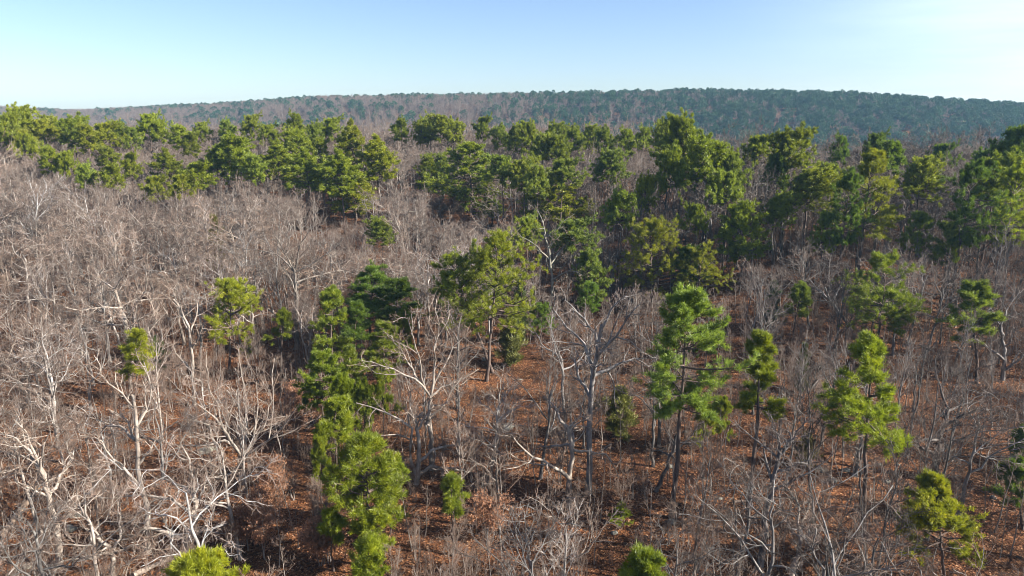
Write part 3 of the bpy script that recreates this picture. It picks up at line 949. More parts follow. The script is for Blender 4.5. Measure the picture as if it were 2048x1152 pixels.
hero_oak(208, [(258, 745), (255, 690), (250, 639), (240, 611), (228, 575)], [
    [(253, 649), (226, 648), (194, 653), (167, 667), (139, 690)], [(250, 639), (271, 615), (288, 590), (295, 562), (290, 530)],
    [(245, 615), (194, 615), (156, 622), (130, 615)], [(228, 578), (205, 560), (190, 585)], [(230, 580), (250, 545), (270, 520)]],
    'pale oak with a drooping arched left limb, beside the narrow bright pine', 0.22, PALE, wig=0.28)
hero_oak(209, [(58, 805), (55, 743), (54, 722)], [[(54, 722), (38, 694), (30, 670)], [(55, 725), (69, 701), (83, 663), (85, 630)], [(57, 790), (28, 750), (0, 715)]],
    'forked pale tree at the left edge below the arched-limb oak', 0.2, PALE)
hero_oak(210, [(389, 815), (385, 736), (382, 667), (368, 632), (347, 597)], [[(384, 700), (400, 670), (405, 640)], [(382, 740), (355, 710), (345, 690)], [(380, 665), (395, 620), (398, 580)], [(368, 632), (340, 640), (325, 610)]],
    'tall slender white-barked tree with a forked top, left of the lone bright pine', 0.16, PALE, wig=0.18)
hero_oak(211, [(1176, 990), (1178, 900), (1181, 797), (1187, 737), (1194, 706), (1204, 650)], [
    [(1186, 748), (1170, 690), (1140, 660), (1110, 620)], [(1186, 752), (1235, 730), (1270, 715), (1300, 735)], [(1182, 795), (1160, 760), (1150, 720)],
    [(1195, 702), (1190, 660), (1150, 620), (1130, 600)], [(1204, 655), (1225, 615), (1250, 590)], [(1192, 715), (1235, 670), (1265, 625), (1280, 605)]],
    'tall wide-crowned grey oak right of the clearing', 0.24, GREY)
hero_oak(212, [(1137, 1015), (1140, 947), (1144, 892), (1137, 855), (1122, 840)], [
    [(1140, 959), (1116, 937), (1085, 922), (1046, 901), (1020, 870)], [(1143, 892), (1130, 889), (1104, 895), (1076, 895)],
    [(1144, 900), (1153, 907), (1171, 901), (1214, 910), (1238, 953)], [(1124, 842), (1110, 810), (1090, 795)], [(1138, 858), (1160, 830), (1165, 800)]],
    'pale oak in front of the wide-crowned grey oak, limb pointing at the boulder', 0.2, PALE)
hero_oak(213, [(1130, 865), (1125, 760), (1120, 716), (1110, 690)], [[(1120, 716), (1085, 690), (1065, 655)], [(1124, 740), (1150, 735), (1175, 690), (1170, 640)], [(1112, 692), (1100, 650), (1110, 610)]],
    'thin grey oak left of the wide-crowned grey oak', 0.16, GREY)
hero_oak(214, [(1870, 962), (1873, 901), (1885, 861), (1897, 818)], [
    [(1876, 880), (1845, 881), (1799, 892)], [(1872, 910), (1824, 889), (1784, 870)], [(1890, 850), (1925, 831), (1960, 820)], [(1897, 820), (1880, 780), (1870, 740), (1875, 700)],
    [(1896, 822), (1937, 806), (1970, 780)], [(1874, 905), (1900, 890), (1915, 870)]],
    'dark oak above the broad young pine, with a level pale limb to the left', 0.23, DARK)
hero_oak(215, [(1582, 1158), (1595, 1106), (1598, 1075), (1595, 1050)], [[(1598, 1075), (1575, 1050), (1560, 1020)], [(1596, 1060), (1612, 1030), (1625, 1000)], [(1595, 1052), (1600, 1010), (1585, 970)], [(1597, 1080), (1640, 1060), (1660, 1030)]],
    'pale twisted little oak at the bottom, right foreground', 0.15, PALE)
hero_oak(216, [(1518, 1135), (1530, 1040), (1545, 960), (1560, 910), (1590, 870)], [[(1562, 908), (1600, 860), (1612, 830)], [(1545, 960), (1530, 920), (1530, 880)], [(1560, 910), (1555, 870), (1540, 830)], [(1550, 945), (1590, 930), (1620, 920)]],
    'dark-trunked oak bending right, beside the slim bare-trunked pine', 0.19, (0.55, 0.55, 0.58))
hero_oak(217, [(592, 698), (594, 597), (590, 552), (590, 535)], [[(590, 545), (560, 510), (520, 500), (480, 498)], [(590, 545), (640, 520), (670, 495), (690, 475)], [(590, 540), (600, 490), (625, 455)],
    [(588, 540), (560, 490), (545, 460)], [(592, 565), (650, 545), (690, 540), (712, 550)]],
    'dark-trunked oak standing behind the small narrow pine', 0.24, (0.7, 0.68, 0.66))
hero_oak(218, [(1100, 640), (1105, 560), (1098, 500), (1090, 470)], [[(1100, 520), (1060, 480), (1030, 470)], [(1100, 530), (1130, 490), (1150, 470)], [(1092, 475), (1085, 440), (1070, 410)], [(1104, 560), (1140, 540), (1165, 550)]],
    'grey-green lichened oak right above the yellow-green middle pine', 0.2, (0.95, 1.0, 0.9))
hero_oak(219, [(1355, 480), (1352, 440), (1345, 415)], [[(1350, 425), (1320, 400), (1300, 385)], [(1346, 418), (1350, 385), (1370, 365)], [(1352, 440), (1385, 410), (1400, 390)]],
    'crooked grey oak just above the tight bright pine pair', 0.2, GREY, wig=0.3)
hero_oak(220, [(660, 400), (655, 380), (648, 368)], [[(650, 370), (625, 378), (610, 385)], [(650, 372), (680, 385), (695, 370)], [(648, 368), (640, 355)]],
    'white spreading oak under the front of the big upper clump', 0.2, PALE, wig=0.3)
hero_oak(221, [(1705, 665), (1690, 640), (1660, 600), (1650, 575)], [[(1680, 625), (1660, 640), (1630, 650)], [(1660, 600), (1640, 585), (1620, 560)], [(1700, 655), (1725, 620), (1740, 580)], [(1665, 605), (1680, 570), (1690, 540)]],
    'leaning grey oak left of the layered one-sided pine', 0.18, GREY)
hero_oak(222, [(1310, 985), (1332, 935), (1345, 905), (1350, 870)], [[(1345, 905), (1375, 880), (1395, 850)], [(1348, 890), (1335, 860), (1325, 830)], [(1340, 915), (1320, 900), (1300, 905)]],
    'small black-trunked oak left of the tall leaning pine base', 0.15, DARK)
hero_oak(223, [(2005, 760), (2010, 700), (2000, 650)], [[(2008, 720), (1970, 690), (1940, 670)], [(2000, 655), (2020, 610), (2040, 580)], [(2002, 660), (1985, 620), (1980, 590)], [(2010, 740), (2040, 720), (2060, 690)]],
    'bluish-grey oak at the right edge near the dull green pine', 0.19, GREY)
hero_oak(224, [(1060, 1175), (1058, 1120), (1052, 1080)], [[(1054, 1085), (1030, 1050), (1015, 1020)], [(1055, 1090), (1080, 1040), (1085, 1000)], [(1052, 1082), (1050, 1040), (1040, 1000)], [(1058, 1130), (1090, 1100), (1110, 1070)]],
    'slender bare tree at the bottom centre with thin rising stems', 0.10, GREY, wig=0.14, up=0.08)
hero_oak(225, [(1125, 1180), (1128, 1130), (1130, 1095)], [[(1128, 1130), (1170, 1105), (1200, 1070), (1215, 1040)], [(1130, 1100), (1110, 1060), (1100, 1020)], [(1130, 1100), (1150, 1060), (1150, 1010)]],
    'bare tree at the bottom centre with one long limb to the right', 0.12, PALE, wig=0.16, up=0.07)

print('PINE h,d,cbf,w:', PINE_ROWS)

# ------------------------------------------------------------------ filling the near wood
frng = rng_of(99)
BAREV = OAKS + ASCS
def zone(px, py):
    """how thick the leafless wood stands where a foot falls in the picture"""
    d = 1.0
    if 940 < px < 1090 and 710 < py < 895:
        d = 0.0
    elif 1230 < px < 1720 and py > 830:
        d = 1.05
    elif px >= 1720 and py > 830:
        d = 0.85
    elif 560 < px < 1060 and 560 < py:
        d = 0.85
    elif px > 1150 and py < 760:
        d = 1.45
    elif px < 560 and py > 560:
        d = 0.85
    elif px < 560:
        d = 1.1
    return d

def hides(x, top, base, w, d):
    for b in HERO_BOX:
        if d < b['d'] - 0.5 and abs(x - b['x']) < (w * 0.40 + b['w'] * 0.42) and top < b['bot'] and base > b['top']:
            return True
    return False

bare_ind, bare_stuff = [], []
cands = []
for it in range(12000):
    y = 20 + 165 * frng.random() ** 0.75
    x = -(0.80 * y + 8) + frng.random() * (1.6 * y + 38)  # reaches farther right: unseen trees added there to cast shadows into view
    cands.append((x, y))
taken = [(t['gx'], t['d'], 3.0 if t['cat'] == 'bare tree' else 1.6) for t in THINGS]
tk = np.array(taken)
for (x, y) in cands:
    z = float(gz(x, y))
    px, py, f = to_px(x, y, z)
    sp = (2.9 if y < 70 else 2.45 if y < 95 else 2.05) / math.sqrt(max(zone(px, py), 0.02))
    dd = np.hypot(tk[:, 0] - x, tk[:, 1] - y)
    if (dd < np.maximum(sp, tk[:, 2])).any():
        continue
    rt = float(sstep(0.05, 0.38, x / y))
    if y > 172 * (1 - rt) + 124 * rt:
        continue
    asc = frng.random() < (0.24 if px < 1150 else 0.42)
    vi = frng.integers(len(OAKS), len(BAREV)) if asc else frng.integers(0, len(OAKS))
    v = BAREV[vi]
    h = float(np.clip(frng.normal(9.4 + 3.2 * float(sstep(60, 120, y)), 1.3), 6, 14.5))
    w = h / v['H'] * v['W'] * frng.uniform(0.85, 1.1) * (1 + 0.25 * float(sstep(60, 90, y)))
    tpx, tpy, _ = to_px(x, y, z + h)
    if y > 66 and hides(px, tpy, py, w / f * FPX, y):
        # stand it lower, its head just under the pine crown behind it
        for q in (0.9, 0.8, 0.7, 0.6):
            if not hides(px, to_px(x, y, z + h * q)[1], py, w / f * FPX * q, y):
                h, w = h * q, w * q
                tpx, tpy, _ = to_px(x, y, z + h)
                break
    if hides(px, tpy, py, w / f * FPX, y) and frng.random() < 0.99:
        continue
    tk = np.vstack([tk, [x, y, 2.2]])
    row = dict(x=x, y=y, z=z, vi=int(vi), h=h, w=w, px=px, py=py, tpy=tpy, f=f)
    row['in'] = -20 < px < 2068 and tpy < 1130
    cands_size = h / f
    row['s'] = cands_size
    (bare_ind if row['in'] else bare_stuff).append(row)
bare_ind.sort(key=lambda r: -r['s'])
NB = 300 - 26
bare_stuff += bare_ind[NB:]
bare_ind = bare_ind[:NB]
for r in bare_ind:
    g = frng.choice([frng.uniform(0.45, 0.8), frng.uniform(0.9, 1.45)]) if r['px'] < 1150 else frng.uniform(0.3, 0.95)
    wm = frng.normal(0, 0.04)
    bark = (g * (1 + wm), g, g * (1 - wm)) if r['px'] < 1250 else (g * 0.96, g, g * 1.04)  # bluish on the right: skylight on backlit bark put into the colour
    asc = r['vi'] >= len(OAKS)
    put('slender_bare_tree' if asc else 'bare_oak', BAREV[r['vi']], r['x'], r['y'], r['h'], r['w'], frng.random() * 6.28, (1, 1, 1), None, 'bare tree', 'leafless trees of the near wood',
        lean=(frng.normal(0, 0.05), frng.normal(0, 0.05)), bark=bark)
print('bare individuals', len(bare_ind), 'stuff', len(bare_stuff))

# saplings
sap_ind, sap_stuff = [], []
st = np.array([[1e9, 1e9]])
for it in range(5200):
    y = 20 + 120 * frng.random() ** 0.9
    x = (frng.random() * 2 - 1) * (0.80 * y + 6)
    z = float(gz(x, y))
    px, py, f = to_px(x, y, z)
    k = zone(px, py)
    if frng.random() > k * ((0.42 if px < 560 else 0.62) if y < 58 else 0.9) or (940 < px < 1100 and 700 < py < 900):
        continue
    if (np.hypot(st[:, 0] - x, st[:, 1] - y) < 0.9).any():
        continue
    vi = int(frng.integers(0, len(SAPS)))
    h = SAPS[vi]['H'] * frng.uniform(0.55, 1.05)
    w = SAPS[vi]['W'] * h / SAPS[vi]['H'] * frng.uniform(0.8, 1.2)
    _, tpy, _ = to_px(x, y, z + h)
    if hides(px, tpy, py, w / f * FPX, y) and frng.random() < 0.9:
        continue
    st = np.vstack([st, [x, y]])
    row = dict(x=x, y=y, z=z, vi=vi, h=h, w=w, px=px, py=py, f=f, s=h / f)
    (sap_ind if (0 < px < 2048 and tpy < 1120 and py < 1190) else sap_stuff).append(row)
sap_ind.sort(key=lambda r: -r['s'])
NS = 230
sap_stuff += sap_ind[NS:]
sap_ind = sap_ind[:NS]
for r in sap_ind:
    g = frng.uniform(0.7, 1.1)
    put('sapling', SAPS[r['vi']], r['x'], r['y'], r['h'], r['w'], frng.random() * 6.28, (1, 1, 1), None, 'sapling', 'leafless saplings on the forest floor',
        lean=(frng.normal(0, 0.06), frng.normal(0, 0.06)), bark=(g * 1.02, g, g * 0.98))
print('saplings', len(sap_ind), len(sap_stuff))

# russet shrubs that kept their dead leaves
SH = [(520, 1075), (560, 1040), (480, 1110), (530, 1120), (600, 880), (590, 830), (340, 1060), (860, 470), (915, 455), (940, 475), (875, 505), (905, 420), (1480, 470), (1490, 430), (1450, 355), (1700, 470), (1640, 440), (1610, 410), (230, 400), (250, 475), (560, 470), (1230, 480), (1955, 480), (1990, 500), (640, 1140), (980, 1090), (1160, 470)]
for i, (x, yb) in enumerate(SH):
    bx, by = px_ground(x, yb)
    v = SHRUBS[i % 2]
    put('russet_shrub', v, bx, by, v['H'] * frng.uniform(0.75, 1.15), v['W'] * frng.uniform(0.8, 1.2), frng.random() * 6.28, (frng.uniform(0.85, 1.2),) * 3, None, 'shrub', 'russet shrubs holding dead leaves')

# ------------------------------------------------------------------ boulders, logs, the snag
def rock_mesh(seed, lx, ly, lz):
    import bmesh
    rng = rng_of(seed)
    bm = bmesh.new()
    bmesh.ops.create_icosphere(bm, subdivisions=4, radius=1)
    planes = [(norm(rng.normal(0, 1, 3)), rng.uniform(0.55, 0.85)) for _ in range(9)]
    kv = rng.normal(0, 3.2, (6, 3))
    ph = rng.random(6) * 6.28
    for v in bm.verts:
        p = np.array(v.co)
        for nrm, dd in planes:
            e = float(p @ nrm) - dd
            if e > 0:
                p = p - nrm * e * 0.9
        p = p * (1 + 0.035 * float(np.sin(kv @ p + ph).sum()))
        v.co = (p[0] * lx, p[1] * ly, p[2] * lz)
    me = D.meshes.new('boulder')
    bm.to_mesh(me)
    bm.free()
    me.materials.append(M_ROCK)
    return me

def tag1(o, label, category, group=None):
    o['label'] = label
    o['category'] = category
    if group:
        o['group'] = group

ROCKS = [(1012, 858, 34, 'large grey boulder at the lower edge of the leaf-covered clearing'),
 (970, 722, 16, 'small pale rock in the clearing near the pine trunks'), (952, 716, 10, None), (1040, 762, 9, None),
 (1662, 966, 22, 'upright lichened rock, biggest of the rock cluster in the right foreground'), (1642, 946, 24, 'flat grey rock behind the upright lichened rock'), (1692, 943, 18, 'long low rock right of the upright lichened rock'),
 (1757, 933, 14, 'pale rock right of the tiered pine trunk'), (1774, 967, 15, 'white rock beside the tiered pine trunk, lower one'), (1796, 930, 10, None),
 (1342, 1052, 20, 'pale rock at the foot of the tall leaning pine'), (1338, 937, 16, 'dark-sided rock left behind the tall leaning pine trunk'), (1228, 1070, 14, None),
 (412, 908, 34, 'broad grey boulder behind the fan-shaped oak'), (140, 1066, 30, 'pale slab under the leaning grey oak'), (150, 1036, 28, 'mossy grey boulder right of the leaning grey oak'),
 (186, 1082, 20, None), (305, 1010, 26, 'greenish boulder behind the level limbs of the whitest oak'), (60, 1140, 22, 'teal-tinged rock in the lower left corner'),
 (500, 1064, 14, None), (1003, 1058, 16, 'bluish rock below the clearing, near the bottom centre'), (862, 900, 14, 'pale rock behind the low crooked oak'), (483, 552, 12, None), (340, 565, 18, None),
 (1560, 700, 14, None), (1905, 745, 30, 'wide pale rock slab in the right half'), (1985, 1000, 12, None), (1440, 1005, 10, None), (1370, 870, 10, None), (1180, 720, 8, None), (655, 855, 9, None)]
rk_small = []
for i, (x, y, wpx, label) in enumerate(ROCKS):
    bx, by = px_ground(x, y)
    f = to_px(bx, by, 0)[2]
    lx = wpx / FPX * f * 0.55
    lz = lx * frng.uniform(0.45, 0.7)
    o = obj('boulder', rock_mesh(500 + i, lx, lx * frng.uniform(0.6, 0.9), lz))
    o.location = (bx, by, float(gz(bx, by)) + lz * 0.12)
    o.rotation_euler = (0, 0, frng.uniform(-0.4, 0.4))
    o['category'] = 'rock'
    o['group'] = 'rocks lying on the forest floor'
    if label:
        o['label'] = label
    THINGS.append(dict(o=o, x=x, top=y - wpx * .4, base=y, w=wpx, d=by, gx=bx, cat='rock', label=label))

def fallen_log(px0, px1, r, label, seed, tint):
    rng = rng_of(seed)
    a = np.array(px_ground(*px0))
    b = np.array(px_ground(*px1))
    n = 12
    t = np.linspace(0, 1, n)[:, None]
    P = np.concatenate([a * (1 - t) + b * t, np.zeros((n, 1))], 1)
    P[:, :2] += rng.normal(0, 0.05, (n, 2))
    P[:, 2] = gz(P[:, 0], P[:, 1]) + r * 0.8
    P[:, 2] = P[:, 2] * 0.4 + np.linspace(P[0, 2], P[-1, 2], n) * 0.6
    c = P[0].copy()
    root = D.objects.new('fallen_log', None)
    COL.objects.link(root)
    root.location = c
    P = P - c
    rr = r * np.linspace(1, 0.55, n)
    tr = obj('trunk', make_mesh('trunk', *tubes(P[None], rr[None], 9), M_OBARK, True), root)
    tr.color = (*tint, 1)
    bp, br = grow(rng, P[None], rr[None], 4, 0.4, 0.95, 0.22, R_(50), 6, 0.18, 0.03, 0.45)
    b2, r2 = grow(rng, bp, br, 4, 0.3, 1, 0.4, R_(45), 4, 0.2, 0.0, 0.6)
    bo = obj('branches', make_mesh('branches', *cat([tubes(bp, br, 5), tubes(b2, np.maximum(r2, .012), 3)]), M_OBARK, True), root)
    bo.color = (*tint, 1)
    tag1(root, label, 'log')
fallen_log((2, 1085), (82, 975), 0.22, 'reddish fallen trunk lying diagonally at the left edge', 901, (0.8, 0.66, 0.55))
fallen_log((268, 1158), (372, 1110), 0.16, 'pale fallen trunk at the bottom left, below the whitest oak', 902, (1.2, 1.1, 1.0))
fallen_log((612, 868), (640, 838), 0.09, 'thin pale log on open leaves left of the light green pine', 903, (1.2, 1.05, 0.95))
fallen_log((1470, 1010), (1590, 1000), 0.10, 'thin dark log lying level behind the slim pine trunk', 904, (0.6, 0.5, 0.45))
fallen_log((1120, 700), (1190, 690), 0.10, 'pale log in brush above the wide-crowned grey oak', 905, (1.1, 1.05, 1.0))

def snag():
    rng = rng_of(77)
    bx, by = px_ground(943, 1030)
    g = float(gz(bx, by))
    pl = [(943, 1030), (948, 1000), (956, 975), (955, 955)]
    P = np.array([px_at(a, b, by) for a, b in pl]) - np.array([bx, by, g])
    t = np.linspace(0, 3, 9)
    P = np.stack([np.interp(t, np.arange(4), P[:, k]) for k in range(3)], 1)
    P[0, 2] -= 0.3
    root = D.objects.new('broken_snag', None)
    COL.objects.link(root)
    root.location = (bx, by, g)
    R0 = np.linspace(0.24, 0.15, 9)
    a = obj('trunk', make_mesh('trunk', *tubes(P[None], R0[None], 9), M_PBARK, True), root)
    sp = np.array([[P[-1] + rng.normal(0, 0.05, 3), P[-1] + np.array([rng.normal(0, 0.12), rng.normal(0, 0.12), 0.25 + 0.3 * rng.random()])] for _ in range(6)])
    b = obj('splinters', make_mesh('splinters', *tubes(sp, np.tile([0.06, 0.01], (6, 1)), 4), M_PBARK), root)
    lp = np.array([[P[5], P[5] + np.array([-0.5, 0, 0.3]), P[5] + np.array([-1.0, 0.2, 0.1])], [P[7], P[7] + np.array([0.4, -0.1, 0.2]), P[7] + np.array([0.7, -0.3, 0.0])]])
    c = obj('limb_stubs', make_mesh('limb_stubs', *tubes(lp, np.tile([0.08, 0.06, 0.03], (2, 1)), 5), M_PBARK), root)
    for q in (a, b, c):
        q.color = (0.8, 0.8, 0.85, 1)
    tag1(root, 'black broken snag with a splintered top beside the small slender pine', 'snag')
snag()

# ------------------------------------------------------------------ labels for the trees not described one by one
LM = [(1378, 800, 'tall leaning pine'), (1000, 580, 'yellow-green middle pine'), (742, 950, 'wide foreground pine'), (457, 640, 'lone bright pine'),
      (268, 710, 'narrow bright pine'), (1303, 500, 'tight bright pine pair'), (1765, 590, 'layered one-sided pine'), (1748, 800, 'tiered drooping pine'),
      (1885, 1040, 'broad young pine'), (940, 350, 'cone-shaped green pine'), (706, 330, 'big upper-left clump'), (480, 870, 'fan-shaped pale oak'),
      (380, 1020, 'whitest crooked oak'), (105, 1020, 'leaning grey oak'), (860, 740, 'open-hand central oak'), (1185, 760, 'wide-crowned grey oak'),
      (1012, 858, 'large clearing boulder'), (1885, 850, 'dark level-limbed oak'), (1527, 750, 'slim bare-trunked pine'), (440, 490, 'pointed olive cedar'),
      (1746, 360, 'big full bright pine'), (1370, 270, 'tall dark skyline pine'), (28, 240, 'top-left skyline pine'), (1582, 285, 'round skyline pine'),
      (466, 305, 'bushy upper pine'), (2030, 290, 'right-edge skyline pine'), (1952, 620, 'dull green right pine'), (650, 760, 'middle pine clump'), (1098, 390, 'bright upper-middle pine'),
      (240, 640, 'arched-limb oak'), (1662, 960, 'lichened rock cluster'), (55, 750, 'forked left-edge tree'), (96, 308, 'lone far-left pine'), (1540, 610, 'very dark cedar'), (950, 990, 'black broken snag')]
ORD = ['nearest', 'second', 'third', 'fourth', 'fifth', 'sixth', 'seventh', 'eighth', 'ninth', 'tenth', 'eleventh', 'twelfth', 'thirteenth', 'fourteenth', 'fifteenth', 'sixteenth', 'seventeenth', 'eighteenth', 'nineteenth', 'twentieth', 'twenty-first', 'twenty-second', 'twenty-third', 'twenty-fourth', 'twenty-fifth']
KIND = dict(bare_oak='bare crooked oak', slender_bare_tree='slender bare tree', sapling='thin leafless sapling', russet_shrub='russet-leaved shrub', pine_tree='green pine', boulder='small grey rock')
def side_of(dx, dy):
    if abs(dx) > abs(dy) * 1.2:
        return 'right of' if dx > 0 else 'left of'
    return 'below' if dy > 0 else 'above'
slots = {}
for t in THINGS:
    if t['label']:
        continue
    cx = t['x']
    cy_ = t['top'] * 0.6 + t['base'] * 0.4
    q = min(LM, key=lambda m: math.hypot(m[0] - cx, (m[1] - cy_) * 1.2))
    s = side_of(cx - q[0], cy_ - q[1])
    kind = KIND[t['o'].name.split('.')[0]]
    slots.setdefault((kind, s, q[2]), []).append((math.hypot(cx - q[0], cy_ - q[1]), t))
for (kind, s, lm), L in slots.items():
    L.sort(key=lambda e: e[0])
    for k, (dist, t) in enumerate(L):
        w = ORD[k] if k < len(ORD) else 'one of the farther'
        t['o']['label'] = f"{kind}, {w} one {s} the {lm}" if k < len(ORD) else f"{kind}, {w} ones {s} the {lm}"

# ------------------------------------------------------------------ masses that nobody could count
def scatter(name, protos, pts, var, rot, scl):
    me = D.meshes.new(name)
    pts = np.asarray(pts, np.float32)
    me.vertices.add(len(pts))
    me.vertices.foreach_set('co', pts.ravel())
    a = me.attributes.new('variety', 'INT', 'POINT')
    a.data.foreach_set('value', np.asarray(var, np.int32))
    a = me.attributes.new('turn', 'FLOAT_VECTOR', 'POINT')
    a.data.foreach_set('vector', np.asarray(rot, np.float32).ravel())
    a = me.attributes.new('size', 'FLOAT_VECTOR', 'POINT')
    a.data.foreach_set('vector', np.asarray(scl, np.float32).ravel())
    o = obj(name, me)
    o['kind'] = 'stuff'
    ng = D.node_groups.new(name, 'GeometryNodeTree')
    ng.interface.new_socket('Geometry', in_out='INPUT', socket_type='NodeSocketGeometry')
    ng.interface.new_socket('Geometry', in_out='OUTPUT', socket_type='NodeSocketGeometry')
    n, l = ng.nodes, ng.links
    gi = n.new('NodeGroupInput')
    go = n.new('NodeGroupOutput')
    jn = n.new('GeometryNodeJoinGeometry')
    def attr(nm, ty):
        q = n.new('GeometryNodeInputNamedAttribute')
        q.data_type = ty
        q.inputs['Name'].default_value = nm
        return q.outputs['Attribute']
    av, ar, as_ = attr('variety', 'INT'), attr('turn', 'FLOAT_VECTOR'), attr('size', 'FLOAT_VECTOR')
    for k, p in enumerate(protos):
        cmpn = n.new('FunctionNodeCompare')
        cmpn.data_type = 'INT'
        cmpn.operation = 'EQUAL'
        l.new(av, cmpn.inputs[2])
        cmpn.inputs[3].default_value = k
        oi = n.new('GeometryNodeObjectInfo')
        oi.inputs['Object'].default_value = p
        oi.inputs['As Instance'].default_value = True
        ip = n.new('GeometryNodeInstanceOnPoints')
        l.new(gi.outputs[0], ip.inputs['Points'])
        l.new(cmpn.outputs[0], ip.inputs['Selection'])
        l.new(oi.outputs['Geometry'], ip.inputs['Instance'])
        l.new(ar, ip.inputs['Rotation'])
        l.new(as_, ip.inputs['Scale'])
        l.new(ip.outputs[0], jn.inputs[0])
    l.new(jn.outputs[0], go.inputs[0])
    md = o.modifiers.new('scatter', 'NODES')
    md.node_group = ng
    return o

def proto_of(var, name):
    """one mesh out of a variant's parts"""
    Vs, Fs, mi, mats, n = [], [], [], [], 0
    for k, (pn, me) in enumerate(var['parts']):
        V = np.empty(len(me.vertices) * 3, np.float32)
        me.vertices.foreach_get('co', V)
        F = np.empty(len(me.loops), np.int32)
        me.loops.foreach_get('vertex_index', F)
        F = F.reshape(-1, 3)
        Vs.append(V.reshape(-1, 3))
        Fs.append(F + n)
        n += len(Vs[-1])
        mi.append(np.full(len(F), k))
        mats.append(me.materials[0])
    me = make_mesh(name, np.concatenate(Vs), np.concatenate(Fs), mats=mats, midx=np.concatenate(mi))
    return D.objects.new(name, me)

prot_b = [proto_of(BAREV[k], 'bare_tree_pattern') for k in (0, 1, 3, 6, 7)]
vm = {0: 0, 1: 1, 2: 2, 3: 2, 4: 1, 5: 2, 6: 3, 7: 4, 8: 3, 9: 4}
hb = [BAREV[k]['H'] for k in (0, 1, 3, 6, 7)]
pts, var, rot, scl = [], [], [], []
for r in bare_stuff:
    k = vm[r['vi']]
    pts.append((r['x'], r['y'], r['z']))
    var.append(k)
    rot.append((frng.normal(0, .04), frng.normal(0, .04), frng.random() * 6.28))
    s = r['h'] / hb[k]
    scl.append((s, s, s))
scatter('bare_woodland', prot_b, pts, var, rot, scl)
prot_s = [proto_of(v, 'sapling_pattern') for v in SAPS]
scatter('sapling_thicket', prot_s, [(r['x'], r['y'], r['z']) for r in sap_stuff], [r['vi'] for r in sap_stuff],
        [(0, 0, frng.random() * 6.28) for r in sap_stuff], [(r['w'] / SAPS[r['vi']]['W'],) * 2 + (r['h'] / SAPS[r['vi']]['H'],) for r in sap_stuff])

# low brush: short twiggy stems all over the floor
def brush_variant(seed, H):
    rng = rng_of(seed)
    n = 7
    a = rng.random(n) * 6.28
    P = np.stack([line(rng, (0.25 * math.cos(q), 0.25 * math.sin(q), -0.1), (0.5 * math.cos(q) * rng.random(), 0.5 * math.sin(q) * rng.random(), H * rng.uniform(0.5, 1)), 5, 0.05) for q in a])
    Rr = np.tile(np.linspace(0.013, 0.006, 5), (n, 1))
    p2, r2 = grow(rng, P, Rr, 6, 0.3, 1, 0.4, R_(38), 3, 0.12, 0.05, 0.8)
    return D.objects.new('brush_pattern', make_mesh('brush_pattern', *cat([tubes(P, Rr, 3), tubes(p2, np.maximum(r2, 0.006), 3)]), M_TWIG))
prot_u = [brush_variant(s, 1.9) for s in (1, 2, 3)]
bn = 4200
by_ = 20 + 110 * frng.random(bn) ** 0.8
bx_ = (frng.random(bn) * 2 - 1) * (0.8 * by_ + 5)
bpx, bpy, _ = to_px(bx_, by_, gz(bx_, by_))
dens = -0.35 * (by_ < 55) + np.sin(bx_ * 0.21 + 1) * np.sin(by_ * 0.17 + 2) + np.where(bpx < 900, 0.25, np.where((bpx > 1200) & (bpy > 800), -0.6, -0.2))
keep = (dens + frng.normal(0, 0.4, bn) > 0.0) & ~((bpx > 935) & (bpx < 1105) & (bpy > 700) & (bpy < 900))
bx_, by_ = bx_[keep], by_[keep]
nk = len(bx_)
sc_ = frng.uniform(0.5, 1.15, nk)
scatter('woodland_brush', prot_u, np.stack([bx_, by_, gz(bx_, by_)], 1), frng.integers(0, 3, nk), np.stack([np.zeros(nk), np.zeros(nk), frng.random(nk) * 6.28], 1), np.stack([sc_] * 3, 1))

# fallen leaves
def leaf_litter():
    n = 110000
    y = 19 + 62 * frng.random(n) ** 1.15
    x = (frng.random(n) * 2 - 1) * (0.8 * y + 3)
    z = gz(x, y) + 0.012
    C = np.stack([x, y, z], 1)
    nrm = norm(frng.normal(0, 0.55, (n, 3)) + np.array([0, 0, 1]))
    u = norm(np.cross(nrm, frng.normal(0, 1, (n, 3))))
    v = np.cross(nrm, u)
    L = (0.03 + 0.025 * frng.random(n))[:, None]
    Wd = L * 0.55
    C[:, 2] += L[:, 0] * 0.35
    V = np.stack([C - u * L, C + v * Wd, C + u * L, C - v * Wd], 1).reshape(-1, 3)
    m, nn, l = new_mat('fallen_leaf')
    ge = nn.new('ShaderNodeNewGeometry')
    r = ramp(nn, [(0.0, (0.07, 0.03, 0.014)), (0.4, (0.115, 0.046, 0.020)), (0.85, (0.18, 0.08, 0.037)), (1.0, (0.38, 0.24, 0.15))])
    l.new(ge.outputs['Random Per Island'], r.inputs[0])
    b = nn.new('ShaderNodeBsdfPrincipled')
    b.inputs['Roughness'].default_value = 0.75
    b.inputs['Specular IOR Level'].default_value = 0.3
    l.new(r.outputs[0], b.inputs['Base Color'])
    o = nn.new('ShaderNodeOutputMaterial')
    l.new(b.outputs[0], o.inputs[0])
    o = obj('fallen_leaves', make_mesh('fallen_leaves', V, np.arange(len(V)).reshape(-1, 4), m))
    o['kind'] = 'stuff'
leaf_litter()

